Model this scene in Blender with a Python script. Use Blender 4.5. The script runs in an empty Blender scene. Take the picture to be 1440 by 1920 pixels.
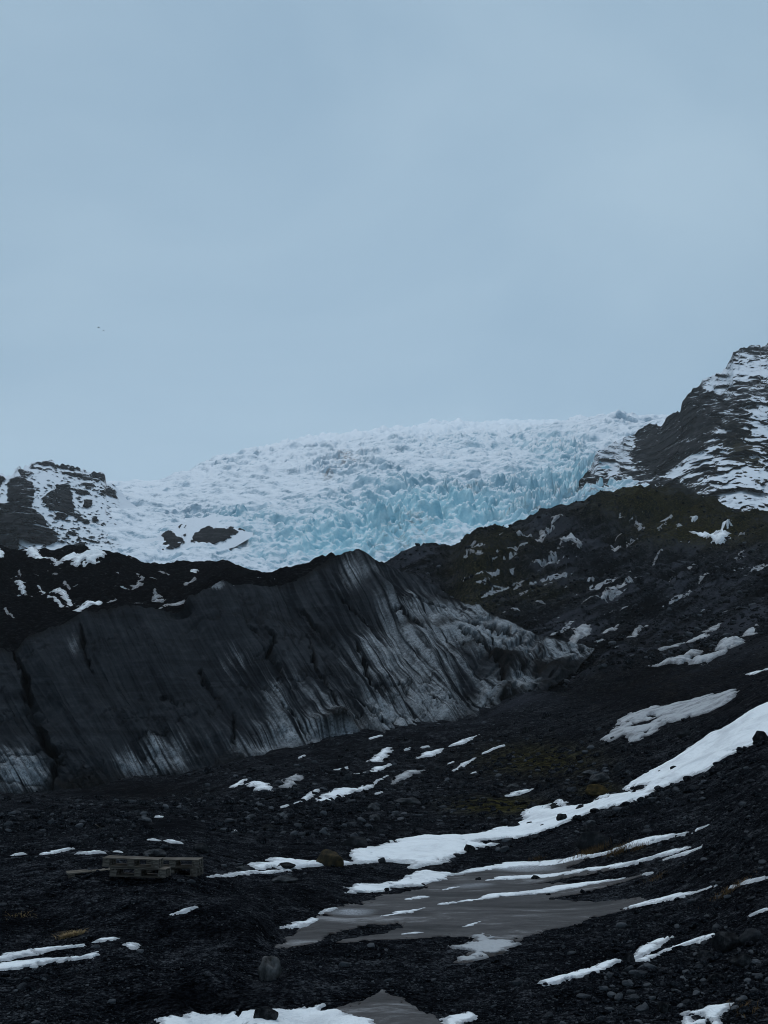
import bpy, math, random
import numpy as np

# ------------------------------------------------------------------ camera, sky, sun, exposure
F, CX, YH, HC = 2000.0, 720.0, 1480.0, 2.2      # focal length in photo pixels, principal column, eye level row, eye height
sc = bpy.context.scene
COL = sc.collection
cam_d = bpy.data.cameras.new('camera')
cam = bpy.data.objects.new('camera', cam_d)
COL.objects.link(cam)
cam.location = (0, 0, HC)
cam.rotation_euler = (math.radians(90), 0, 0)
cam_d.sensor_fit = 'VERTICAL'
cam_d.sensor_height = 36.0
cam_d.sensor_width = 27.0
cam_d.lens = 36.0 * F / 1920.0
cam_d.shift_y = (YH - 960.0) / 1920.0
cam_d.clip_start = 0.1
cam_d.clip_end = 20000
sc.camera = cam

world = bpy.data.worlds.new('World')
sc.world = world
world.use_nodes = True
SUN_EL, SUN_AZ = math.radians(66), math.radians(-20)
wn, wl = world.node_tree.nodes, world.node_tree.links
wn.clear()
w_out = wn.new('ShaderNodeOutputWorld')
w_bg = wn.new('ShaderNodeBackground')
w_sky = wn.new('ShaderNodeTexSky')
w_sky.sky_type = 'NISHITA'
w_sky.sun_disc = False
w_sky.sun_elevation = SUN_EL
w_sky.sun_rotation = SUN_AZ
w_sky.air_density = 1.5
w_sky.dust_density = 4.0
w_tc = wn.new('ShaderNodeTexCoord')
w_n = wn.new('ShaderNodeTexNoise')
w_n.inputs['Scale'].default_value = 2.2
w_n.inputs['Detail'].default_value = 5.0
w_n.inputs['Roughness'].default_value = 0.5
w_n.inputs['Distortion'].default_value = 0.6
w_r = wn.new('ShaderNodeValToRGB')
w_r.color_ramp.elements[0].position = 0.36
w_r.color_ramp.elements[0].color = (2.45, 4.00, 5.50, 1)
w_r.color_ramp.elements[1].position = 0.66
w_r.color_ramp.elements[1].color = (3.80, 5.40, 6.75, 1)
w_m = wn.new('ShaderNodeMix')
w_m.data_type = 'RGBA'
w_m.inputs['Factor'].default_value = 0.92        # a thick cloud deck over the clear sky
w_map = wn.new('ShaderNodeMapping')
w_map.inputs['Scale'].default_value = (1.0, 1.0, 1.7)
w_map.inputs['Rotation'].default_value = (0.2, 0.35, 0.0)
wl.new(w_tc.outputs['Generated'], w_map.inputs['Vector'])
wl.new(w_map.outputs['Vector'], w_n.inputs['Vector'])
wl.new(w_n.outputs['Fac'], w_r.inputs['Fac'])
wl.new(w_sky.outputs['Color'], w_m.inputs['A'])
wl.new(w_r.outputs['Color'], w_m.inputs['B'])
wl.new(w_m.outputs['Result'], w_bg.inputs['Color'])
w_bg.inputs['Strength'].default_value = 0.102
wl.new(w_bg.outputs['Background'], w_out.inputs['Surface'])

sun_d = bpy.data.lights.new('sun', 'SUN')
sun_d.energy = 1.5
sun_d.angle = math.radians(14)
sun_d.color = (1.0, 0.985, 0.96)
sun = bpy.data.objects.new('sun', sun_d)
COL.objects.link(sun)
sun.rotation_euler = (-(math.radians(90) - SUN_EL), 0, math.radians(20))      # high behind the cloud above the icefall

sc.view_settings.view_transform = 'Standard'
sc.view_settings.look = 'None'
sc.view_settings.exposure = 0.0
sc.view_settings.gamma = 1.0
sc.view_settings.use_curve_mapping = False
sc.render.engine = 'CYCLES'
cy = sc.cycles
cy.use_denoising = True
cy.filter_width = 1.0
cy.max_bounces = 6
cy.diffuse_bounces = 2
cy.glossy_bounces = 2
cy.transmission_bounces = 1
cy.volume_bounces = 2
cy.transparent_max_bounces = 4

# ------------------------------------------------------------------ noise and geometry helpers
rng = np.random.default_rng(7)
random.seed(7)
PERM = rng.permutation(256)
PERM = np.concatenate([PERM, PERM, PERM]).astype(np.int64)
G2 = np.stack([np.cos(np.linspace(0, 2*np.pi, 16, endpoint=False)), np.sin(np.linspace(0, 2*np.pi, 16, endpoint=False))], 1)
R256 = rng.random((256, 4))

def perlin(x, y):
    x = np.asarray(x, float); y = np.asarray(y, float)
    xi = np.floor(x).astype(np.int64); yi = np.floor(y).astype(np.int64)
    xf = x - xi; yf = y - yi
    xi &= 255; yi &= 255
    u = xf*xf*xf*(xf*(xf*6-15)+10); v = yf*yf*yf*(yf*(yf*6-15)+10)
    def g(a, b, fx, fy):
        k = PERM[PERM[(xi+a) & 255] + ((yi+b) & 255)] & 15
        return G2[k, 0]*fx + G2[k, 1]*fy
    n0 = g(0, 0, xf, yf)*(1-u) + g(1, 0, xf-1, yf)*u
    n1 = g(0, 1, xf, yf-1)*(1-u) + g(1, 1, xf-1, yf-1)*u
    return (n0*(1-v) + n1*v)*1.5

def fbm(x, y, octv=4, gain=0.5, lac=2.03):
    s = 0; a = 1.0; t = 0
    for k in range(octv):
        s = s + a*perlin(x + 17.3*k, y - 9.1*k); t += a
        a *= gain; x = x*lac; y = y*lac
    return s/t*1.3

def ridged(x, y, octv=4, gain=0.5, lac=2.03):
    s = 0; a = 1.0; t = 0
    for k in range(octv):
        s = s + a*(1-np.abs(perlin(x + 31.7*k, y + 5.3*k))*1.6); t += a
        a *= gain; x = x*lac; y = y*lac
    return s/t

def worley(x, y, jit=0.95):
    """nearest and second nearest cell: F1, F2, random values of the cell, offset to its seed"""
    xi = np.floor(x).astype(np.int64); yi = np.floor(y).astype(np.int64)
    f1 = np.full(x.shape, 9.0); f2 = np.full(x.shape, 9.0)
    rid = np.zeros(x.shape, np.int64); ox = np.zeros(x.shape); oy = np.zeros(x.shape)
    for a in (-1, 0, 1):
        for b in (-1, 0, 1):
            k = PERM[PERM[(xi+a) & 255] + ((yi+b) & 255)]
            dx = xi + a + 0.5 + jit*(R256[k, 0]-0.5) - x
            dy = yi + b + 0.5 + jit*(R256[k, 1]-0.5) - y
            d = np.sqrt(dx*dx + dy*dy)
            near = d < f1
            f2 = np.where(near, f1, np.minimum(f2, d))
            f1 = np.where(near, d, f1)
            rid = np.where(near, k, rid); ox = np.where(near, dx, ox); oy = np.where(near, dy, oy)
    return f1, f2, rid, ox, oy

def sstep(a, b, x):
    t = np.clip((x-a)/(b-a), 0, 1)
    return t*t*(3-2*t)

def lerp_poly(pts, x):
    p = np.array(pts, float)
    return np.interp(x, p[:, 0], p[:, 1])

class RBF:
    """smooth surface through scattered values (multiquadric)"""
    def __init__(self, P, v, c=0.06, reg=1e-4):
        self.P = np.array(P, float); self.c = c
        n = len(self.P)
        D = np.sqrt(((self.P[:, None]-self.P[None])**2).sum(-1) + c*c)
        A = np.zeros((n+3, n+3))
        A[:n, :n] = D - reg*np.eye(n)
        A[:n, n] = 1; A[:n, n+1:] = self.P
        A[n:, :n] = A[:n, n:].T
        self.w = np.linalg.solve(A, np.concatenate([np.array(v, float), np.zeros(3)]))
    def __call__(self, x, y):
        x = np.asarray(x, float); y = np.asarray(y, float)
        s = self.w[-3] + self.w[-2]*x + self.w[-1]*y
        for (px, py), w in zip(self.P, self.w):
            s = s + w*np.sqrt((x-px)**2 + (y-py)**2 + self.c**2)
        return s

def seg_dist(x, y, pts, closed=False):
    """distance to a polyline and the parameter along it"""
    p = np.array(pts, float)
    q = np.roll(p, -1, 0) if closed else p[1:]
    p0 = p if closed else p[:-1]
    best = np.full(np.shape(x), 1e9)
    for (ax, ay), (bx, by) in zip(p0, q):
        dx, dy = bx-ax, by-ay
        t = np.clip(((x-ax)*dx + (y-ay)*dy)/(dx*dx+dy*dy+1e-12), 0, 1)
        best = np.minimum(best, (x-ax-t*dx)**2 + (y-ay-t*dy)**2)
    return np.sqrt(best)

def inside(x, y, pts):
    p = np.array(pts, float); q = np.roll(p, -1, 0)
    c = np.zeros(np.shape(x), bool)
    for (ax, ay), (bx, by) in zip(p, q):
        if ay == by: continue
        c ^= ((ay > y) != (by > y)) & (x < (bx-ax)*(y-ay)/(by-ay) + ax)
    return c

def sdist(x, y, pts):
    """signed distance, positive inside"""
    d = seg_dist(x, y, pts, True)
    return np.where(inside(x, y, pts), d, -d)

def blobs(px, py, lst):
    s = np.zeros(np.shape(px))
    for (x, y, rx, ry, w) in lst:
        s = s + w*np.exp(-(((px-x)/rx)**2 + ((py-y)/ry)**2))
    return s

def pix(X, Y, Z):
    return CX + F*X/Y, YH - F*(Z-HC)/Y

def mesh_from(name, V, faces, attrs=None, mat=None, smooth=True):
    me = bpy.data.meshes.new(name)
    V = np.ascontiguousarray(V, np.float32).reshape(-1, 3)
    faces = np.ascontiguousarray(faces, np.int32)
    n = faces.shape[1]
    me.vertices.add(len(V)); me.vertices.foreach_set('co', V.ravel())
    me.loops.add(faces.size); me.loops.foreach_set('vertex_index', faces.ravel())
    me.polygons.add(len(faces))
    me.polygons.foreach_set('loop_start', np.arange(0, faces.size, n, dtype=np.int32))
    me.polygons.foreach_set('loop_total', np.full(len(faces), n, np.int32))
    me.polygons.foreach_set('use_smooth', np.full(len(faces), smooth, bool))
    for k, a in (attrs or {}).items():
        at = me.attributes.new(k, 'FLOAT', 'POINT')
        at.data.foreach_set('value', np.ascontiguousarray(a, np.float32).ravel())
    me.update(calc_edges=True)
    me.validate()
    if mat: me.materials.append(mat)
    return me

def grid_faces(n, m, keep=None):
    idx = np.arange(n*m).reshape(n, m)
    f = np.stack([idx[:-1, :-1], idx[1:, :-1], idx[1:, 1:], idx[:-1, 1:]], -1)
    if keep is not None:
        k = keep[:-1, :-1] | keep[1:, :-1] | keep[1:, 1:] | keep[:-1, 1:]
        return f[k]
    return f.reshape(-1, 4)

def compact(V, faces, attrs):
    used = np.unique(faces)
    mp = np.zeros(len(V), np.int64); mp[used] = np.arange(len(used))
    return V[used], mp[faces], {k: np.ravel(a)[used] for k, a in attrs.items()}

def link(name, me, parent=None):
    o = bpy.data.objects.new(name, me)
    COL.objects.link(o)
    if parent: o.parent = parent
    return o

def tag(o, label=None, cat=None, group=None, kind=None):
    if label: o['label'] = label
    if cat: o['category'] = cat
    if group: o['group'] = group
    if kind: o['kind'] = kind
    return o

# ------------------------------------------------------------------ material helpers
def new_mat(name):
    m = bpy.data.materials.new(name); m.use_nodes = True
    nt = m.node_tree
    return m, nt, nt.nodes['Principled BSDF']

def nd(nt, typ, **kw):
    n = nt.nodes.new(typ)
    for k, v in kw.items():
        if k.startswith('_'): setattr(n, k[1:], v)
        else: n.inputs[k.replace('__', ' ')].default_value = v
    return n

def attr(nt, name):
    n = nt.nodes.new('ShaderNodeAttribute'); n.attribute_name = name
    return n.outputs['Fac']

def noise(nt, scale, detail=4, rough=0.55, dist=0.0, vec=None):
    n = nd(nt, 'ShaderNodeTexNoise', Scale=scale, Detail=detail, Roughness=rough, Distortion=dist)
    if vec is None:
        g = nt.nodes.new('ShaderNodeNewGeometry'); vec = g.outputs['Position']
    nt.links.new(vec, n.inputs['Vector'])
    return n.outputs['Fac']

def stretched(nt, sx, sy, sz):
    g = nt.nodes.new('ShaderNodeNewGeometry')
    v = nd(nt, 'ShaderNodeVectorMath', _operation='MULTIPLY')
    v.inputs[1].default_value = (sx, sy, sz)
    nt.links.new(g.outputs['Position'], v.inputs[0])
    return v.outputs[0]

def maprange(nt, src, a, b, c=0.0, d=1.0, smooth=True):
    n = nt.nodes.new('ShaderNodeMapRange')
    n.interpolation_type = 'SMOOTHSTEP' if smooth else 'LINEAR'
    n.inputs['From Min'].default_value = a; n.inputs['From Max'].default_value = b
    n.inputs['To Min'].default_value = c; n.inputs['To Max'].default_value = d
    nt.links.new(src, n.inputs['Value'])
    return n.outputs['Result']

def math_n(nt, op, a, b):
    n = nt.nodes.new('ShaderNodeMath'); n.operation = op
    for i, s in enumerate((a, b)):
        if isinstance(s, (int, float)): n.inputs[i].default_value = s
        else: nt.links.new(s, n.inputs[i])
    return n.outputs[0]

def mix(nt, fac, a, b):
    n = nt.nodes.new('ShaderNodeMix'); n.data_type = 'RGBA'
    if isinstance(fac, (int, float)): n.inputs['Factor'].default_value = fac
    else: nt.links.new(fac, n.inputs['Factor'])
    for k, s in (('A', a), ('B', b)):
        if isinstance(s, tuple): n.inputs[k].default_value = (*s, 1)
        else: nt.links.new(s, n.inputs[k])
    return n.outputs['Result']

def ramp(nt, src, *stops):
    r = nt.nodes.new('ShaderNodeValToRGB')
    els = r.color_ramp.elements
    while len(els) < len(stops): els.new(0.5)
    for e, (p, c) in zip(els, stops):
        e.position = p; e.color = (*c, 1)
    nt.links.new(src, r.inputs['Fac'])
    return r.outputs['Color']

def bump(nt, bsdf, h, strength, dist):
    b = nd(nt, 'ShaderNodeBump', Strength=strength, Distance=dist)
    nt.links.new(h, b.inputs['Height'])
    nt.links.new(b.outputs['Normal'], bsdf.inputs['Normal'])

def normal_z(nt):
    g = nt.nodes.new('ShaderNodeNewGeometry')
    s = nt.nodes.new('ShaderNodeSeparateXYZ')
    nt.links.new(g.outputs['Normal'], s.inputs[0])
    return s.outputs['Z']

# black volcanic ground with moss
def ground_material():
    m, nt, b = new_mat('black_gravel')
    n1 = noise(nt, 17.0, 5, 0.8)
    n2 = noise(nt, 3.2, 5, 0.7)
    n3 = noise(nt, 0.6, 6, 0.7)
    big = noise(nt, 0.09, 4, 0.6)
    s = math_n(nt, 'ADD', math_n(nt, 'MULTIPLY', n1, 0.55), math_n(nt, 'ADD', math_n(nt, 'MULTIPLY', n2, 0.33), math_n(nt, 'MULTIPLY', n3, 0.22)))
    c = ramp(nt, s, (0.475, (0.0004, 0.0006, 0.0010)), (0.535, (0.0042, 0.0050, 0.0068)), (0.585, (0.018, 0.0202, 0.0252)), (0.645, (0.075, 0.081, 0.092)))
    c = mix(nt, maprange(nt, attr(nt, 'streak'), 0.0, 0.4, 0, 0.85), c, mix(nt, 0.7, c, (0.055, 0.060, 0.076)))
    c = mix(nt, maprange(nt, attr(nt, 'streak'), -0.05, -0.4, 0, 0.85), c, (0.0022, 0.0025, 0.0032))
    c = mix(nt, maprange(nt, big, 0.4, 0.65, 0, 0.6), c, mix(nt, 0.5, c, (0.004, 0.0044, 0.0055)))
    c = mix(nt, math_n(nt, 'MULTIPLY', attr(nt, 'sand'), 0.85), c, ramp(nt, n1, (0.42, (0.0008, 0.0010, 0.0015)), (0.62, (0.0062, 0.0070, 0.0090))))  # smoother black sand; shade of the steep banks is painted in as darker colour
    # moss and brown scree
    mf = math_n(nt, 'MULTIPLY', attr(nt, 'moss'), maprange(nt, math_n(nt, 'ADD', math_n(nt, 'MULTIPLY', n3, 0.6), math_n(nt, 'MULTIPLY', n2, 0.4)), 0.40, 0.54))
    mc = ramp(nt, n2, (0.38, (0.007, 0.0065, 0.0028)), (0.52, (0.03, 0.0275, 0.009)), (0.66, (0.085, 0.075, 0.025)))
    c = mix(nt, mf, c, mc)
    bf = math_n(nt, 'MULTIPLY', attr(nt, 'brown'), maprange(nt, n3, 0.35, 0.65, 0, 0.8))
    c = mix(nt, bf, c, ramp(nt, s, (0.46, (0.0012, 0.0011, 0.0012)), (0.55, (0.0044, 0.0039, 0.0036)), (0.66, (0.020, 0.0175, 0.0155))))
    # scraps of old snow caught between stones
    sf = maprange(nt, math_n(nt, 'ADD', attr(nt, 'scrap'), math_n(nt, 'MULTIPLY', math_n(nt, 'SUBTRACT', n3, 0.5), 0.5)), 0.46, 0.54)
    c = mix(nt, sf, c, ramp(nt, n2, (0.3, (0.16, 0.165, 0.18)), (0.7, (0.42, 0.44, 0.47))))
    nt.links.new(c, b.inputs['Base Color'])
    b.inputs['Roughness'].default_value = 0.9
    b.inputs['Specular IOR Level'].default_value = 0.0
    bump(nt, b, math_n(nt, 'ADD', math_n(nt, 'MULTIPLY', n1, 0.12), math_n(nt, 'ADD', math_n(nt, 'MULTIPLY', n2, 0.5), math_n(nt, 'MULTIPLY', n3, 2.4))), 0.9, 0.35)
    return m

def stone_material(name, dark, mid, light, scale, grains=0.75):
    m, nt, b = new_mat(name)
    tc = nt.nodes.new('ShaderNodeTexCoord')
    oi = nt.nodes.new('ShaderNodeObjectInfo')
    n = noise(nt, scale, 6, 0.65, vec=tc.outputs['Object'])
    c = ramp(nt, n, (0.36, dark), (0.52, mid), (0.68, light))
    c2 = mix(nt, maprange(nt, oi.outputs['Random'], 0.0, 1.0, 0.0, 0.65, False), c, mix(nt, 0.6, c, dark))
    c3 = mix(nt, maprange(nt, oi.outputs['Random'], 0.72, 0.97, 0.0, grains, False), c2, (0.095, 0.101, 0.112))
    nt.links.new(c3, b.inputs['Base Color'])
    b.inputs['Roughness'].default_value = 0.8
    b.inputs['Specular IOR Level'].default_value = 0.0
    bump(nt, b, n, 0.5, 0.05)
    return m

def snow_material(name, col, dirt, amount):
    m, nt, b = new_mat(name)
    n = noise(nt, 0.9, 8, 0.7, 0.4)
    f = noise(nt, 14, 4, 0.7)
    c = mix(nt, maprange(nt, n, 0.44, 0.68, 0.0, amount), col, dirt)
    c = mix(nt, maprange(nt, f, 0.68, 0.78, 0.0, 0.5*amount + 0.08), c, dirt)
    ed = math_n(nt, 'ADD', attr(nt, 'edge'), math_n(nt, 'MULTIPLY', math_n(nt, 'SUBTRACT', noise(nt, 5, 6, 0.75), 0.5), 1.2))
    c = mix(nt, maprange(nt, ed, 0.5, -0.1, 0.0, 0.7), c, (dirt[0]*0.35, dirt[1]*0.35, dirt[2]*0.37))
    nt.links.new(c, b.inputs['Base Color'])
    b.inputs['Roughness'].default_value = 0.65
    b.inputs['Specular IOR Level'].default_value = 0.2
    bump(nt, b, math_n(nt, 'ADD', n, math_n(nt, 'MULTIPLY', f, 0.15)), 0.8, 0.25)
    return m

def slush_material():
    m, nt, b = new_mat('grey_pond_ice')
    vec = stretched(nt, 0.35, 0.9, 1)
    n = noise(nt, 1.0, 9, 0.78, 0.6, vec)
    f = noise(nt, 22, 4, 0.8)
    c = ramp(nt, n, (0.38, (0.017, 0.0155, 0.016)), (0.48, (0.043, 0.0395, 0.0405)), (0.56, (0.070, 0.0655, 0.067)), (0.65, (0.21, 0.21, 0.22)))
    c = mix(nt, maprange(nt, f, 0.52, 0.75, 0, 0.75), c, (0.03, 0.0285, 0.03))
    c = mix(nt, maprange(nt, attr(nt, 'pale'), 0.2, 0.8), c, mix(nt, maprange(nt, f, 0.35, 0.6), (0.16, 0.165, 0.18), (0.5, 0.53, 0.58)))
    nt.links.new(c, b.inputs['Base Color'])
    b.inputs['Roughness'].default_value = 0.55
    b.inputs['Specular IOR Level'].default_value = 0.06
    bump(nt, b, math_n(nt, 'ADD', n, math_n(nt, 'MULTIPLY', f, 0.3)), 0.35, 0.05)
    return m

M_GROUND = ground_material()
M_STONE = stone_material('basalt_stone', (0.0016, 0.0020, 0.0028), (0.0088, 0.0101, 0.0128), (0.056, 0.061, 0.071), 2.0)
M_ROCK = stone_material('basalt_boulder', (0.005, 0.0054, 0.0062), (0.019, 0.0196, 0.0212), (0.06, 0.061, 0.064), 1.6, 0.15)
M_PALE = stone_material('pale_boulder', (0.02, 0.021, 0.0225), (0.05, 0.0515, 0.055), (0.10, 0.102, 0.108), 2.0, 0.15)
M_BROWN = stone_material('mossy_boulder', (0.014, 0.0115, 0.0065), (0.05, 0.036, 0.016), (0.13, 0.085, 0.03), 1.8, 0.15)
M_SNOW = snow_material('fresh_snow', (0.82, 0.85, 0.885), (0.47, 0.49, 0.53), 0.6)
M_OLD = snow_material('old_snow', (0.36, 0.375, 0.40), (0.14, 0.143, 0.155), 0.95)
M_SLUSH = slush_material()

# ------------------------------------------------------------------ the ground: one height field from the camera's feet to the hill on the right
class Field:
    """height field in bearing u = X/Y and v = log(Y), held to control points (column, row, distance)"""
    def __init__(self, ctrl, detail, c=0.08):
        P = np.array(ctrl, float)
        u = (P[:, 0]-CX)/F; d = P[:, 2]
        z = HC + (YH-P[:, 1])/F*d
        self.rbf = RBF(np.stack([u*4, np.log(d)], 1), z/d, c)
        self.detail = detail
    def build(self, u0, u1, nu, v0, v1, nv):
        """sample once, look up afterwards"""
        self.box = (u0, u1, nu, v0, v1, nv)
        a, b_ = np.meshgrid(np.linspace(u0, u1, nu), np.linspace(v0, v1, nv), indexing='ij')
        self.tab = self.rbf(a*4, b_)
        return self
    def smooth(self, u, v):
        u0, u1, nu, v0, v1, nv = self.box
        x = np.clip((u-u0)/(u1-u0)*(nu-1), 0, nu-1.001); y = np.clip((v-v0)/(v1-v0)*(nv-1), 0, nv-1.001)
        i = x.astype(int); j = y.astype(int); x = x-i; y = y-j
        t = self.tab
        w = (t[i, j]*(1-x)+t[i+1, j]*x)*(1-y) + (t[i, j+1]*(1-x)+t[i+1, j+1]*x)*y
        return w*np.exp(v)
    def z(self, u, v):
        zs = self.smooth(u, v); d = np.exp(v)
        px = CX + F*u; py = YH - F*(zs-HC)/d
        return zs + self.detail(u*d, d, px, py, zs)
    def hit(self, px, py, v0, v1, n=700):
        """where the view through a photo pixel first meets the smooth surface"""
        px = np.asarray(px, float); py = np.asarray(py, float)
        vs = np.linspace(v0, v1, n)
        u = (px-CX)/F
        U_, V_ = np.meshgrid(u, vs, indexing='ij')
        e = (self.smooth(U_, V_)-HC)/np.exp(V_)
        t = ((YH-py)/F)[:, None]
        above = e >= t
        i = np.argmax(above, 1); none = ~above.any(1)
        i = np.where(none, np.argmax(e, 1), i)
        r = np.arange(len(px)); k = np.maximum(i-1, 0)
        f = np.clip((t[:, 0]-e[r, k])/(e[r, i]-e[r, k]+1e-9), 0, 1)
        v = np.where((i == 0) | none, vs[i], vs[k] + f*(vs[i]-vs[k]))
        return np.stack([u, v], 1)

CT = []
for x in (-900, -300, 300, 720, 1100, 1700, 2300):
    CT += [(x, 2360, 5), (x, 3680, 2.0)]
CT += [(-700, 1925, 9.8), (-200, 1920, 9.8), (0, 1922, 10), (300, 1915, 10), (500, 1912, 10.2), (650, 1905, 10.5), (900, 1915, 10.2), (1200, 1925, 9.2),
       (1440, 1930, 8.5), (1800, 1900, 8.2), (2200, 1900, 8),
       (250, 1890, 10.6), (400, 1892, 10.7), (560, 1890, 10.8), (250, 1850, 11.1), (400, 1842, 11.2), (560, 1846, 11.3), (720, 1872, 11.1), (850, 1880, 11),
       (505, 1822, 12.2), (300, 1800, 13), (400, 1757, 14.2), (400, 1722, 14.9), (300, 1762, 14.1), (300, 1730, 14.7), (480, 1757, 14.3), (480, 1730, 14.9),
       (400, 1690, 16.4), (280, 1650, 18.0), (350, 1648, 18.2), (180, 1645, 18.2), (280, 1605, 21), (280, 1580, 24), (300, 1560, 27), (300, 1545, 31),
       (250, 1510, 45), (200, 1492, 60), (60, 1484, 69), (0, 1810, 12.8), (100, 1770, 14.3), (0, 1745, 15), (0, 1680, 17.6), (0, 1620, 21.5), (0, 1560, 30),
       (0, 1510, 45), (-400, 1800, 13), (-400, 1620, 22), (-400, 1500, 50), (-400, 1490, 70), (120, 1850, 11.3), (150, 1560, 29),
       (520, 1775, 14.5), (700, 1762, 15), (880, 1800, 13.5), (880, 1757, 15.3), (1090, 1730, 17), (800, 1700, 19.3), (640, 1700, 18.8), (1000, 1690, 20),
       (1170, 1695, 18.8), (1020, 1640, 25), (830, 1650, 24.3), (700, 1660, 22.3), (600, 1670, 20), (520, 1690, 18), (500, 1735, 15.6), (450, 1650, 20.5),
       (560, 1625, 24.5), (700, 1615, 27), (840, 1612, 28), (625, 1600, 27), (870, 1566, 34), (980, 1530, 39), (965, 1570, 33), (1107, 1524, 34), (1048, 1505, 39),
       (1257, 1470, 34), (1215, 1453, 38), (1440, 1378, 33), (1440, 1322, 38), (1440, 1290, 43),
       (1440, 1500, 21), (1440, 1600, 15.5), (1440, 1700, 12), (1440, 1800, 10.3), (1200, 1600, 23.5), (1200, 1540, 28), (1300, 1540, 25), (1200, 1650, 21), (1320, 1590, 21), (1330, 1660, 16.8),
       (1300, 1750, 13), (1150, 1800, 12.3), (1000, 1840, 11.6), (1800, 1400, 20), (1800, 1600, 13), (1800, 1250, 38), (2200, 1500, 14), (2200, 1200, 40),
       (1250, 1410, 42), (1150, 1395, 50), (1260, 1350, 52), (1390, 1300, 52), (1100, 1440, 47), (1000, 1480, 46), (900, 1500, 44), (870, 1530, 40),
       (900, 1450, 54), (950, 1400, 62), (1000, 1350, 72), (750, 1500, 46), (700, 1450, 56), (760, 1410, 66), (880, 1380, 70), (900, 1345, 78), (680, 1372, 75),
       (600, 1392, 72), (510, 1414, 70), (350, 1454, 67), (450, 1480, 52), (600, 1500, 42), (500, 1540, 35), (450, 1580, 28), (350, 1500, 53),
       (1050, 1290, 90), (1000, 1292, 85), (1110, 1215, 112), (1200, 1280, 80), (1300, 1252, 80), (1440, 1255, 63), (1440, 1200, 85), (1300, 1200, 103),
       (1200, 1210, 108), (1440, 1100, 128), (1300, 1100, 143), (1200, 1130, 138), (1100, 1160, 133), (1000, 1125, 150), (950, 1108, 152), (880, 1100, 150),
       (870, 1050, 163), (870, 1026, 174), (900, 1006, 182), (1000, 988, 193), (1060, 954, 205), (1100, 932, 214), (1200, 918, 232), (1300, 928, 238),
       (1440, 962, 216), (1440, 1030, 170), (1300, 1000, 198), (1200, 1000, 193), (1100, 1050, 171), (1000, 1060, 164), (1300, 1050, 170),
       (1800, 1000, 170), (1800, 960, 215), (1800, 1150, 90), (2200, 1000, 180),
       (870, 1045, 250), (1000, 1020, 260), (1200, 975, 300), (1440, 1010, 290), (1800, 1010, 290), (860, 1080, 380), (1440, 1050, 380),
       (850, 1064, 168), (862, 1040, 174), (856, 1084, 162), (800, 1066, 164), (745, 1076, 160), (830, 1050, 172), (790, 1110, 130), (680, 1090, 165), (760, 1110, 250), (500, 1170, 170), (0, 1260, 150), (-400, 1260, 150), (500, 1190, 300), (-300, 1250, 300),
       (500, 1330, 95), (200, 1400, 95), (-300, 1430, 95)]

POND = [(514, 1778), (537, 1752), (582, 1735), (603, 1708), (637, 1699), (687, 1690), (707, 1681), (753, 1672), (800, 1664), (790, 1648), (800, 1632), (860, 1640), (940, 1622), (1031, 1612),
        (1120, 1600), (1060, 1630), (1180, 1622), (1110, 1640), (1000, 1660), (1120, 1655), (1205, 1642), (1130, 1665), (1023, 1687), (1120, 1690), (1227, 1684), (1245, 1687), (1160, 1708), (1090, 1731), (1020, 1746),
        (970, 1770), (930, 1795), (880, 1806), (824, 1811), (868, 1799), (886, 1784), (880, 1758), (800, 1760), (720, 1763), (616, 1770), (700, 1752), (752, 1742), (750, 1732), (690, 1733), (640, 1744), (578, 1771)]

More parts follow.
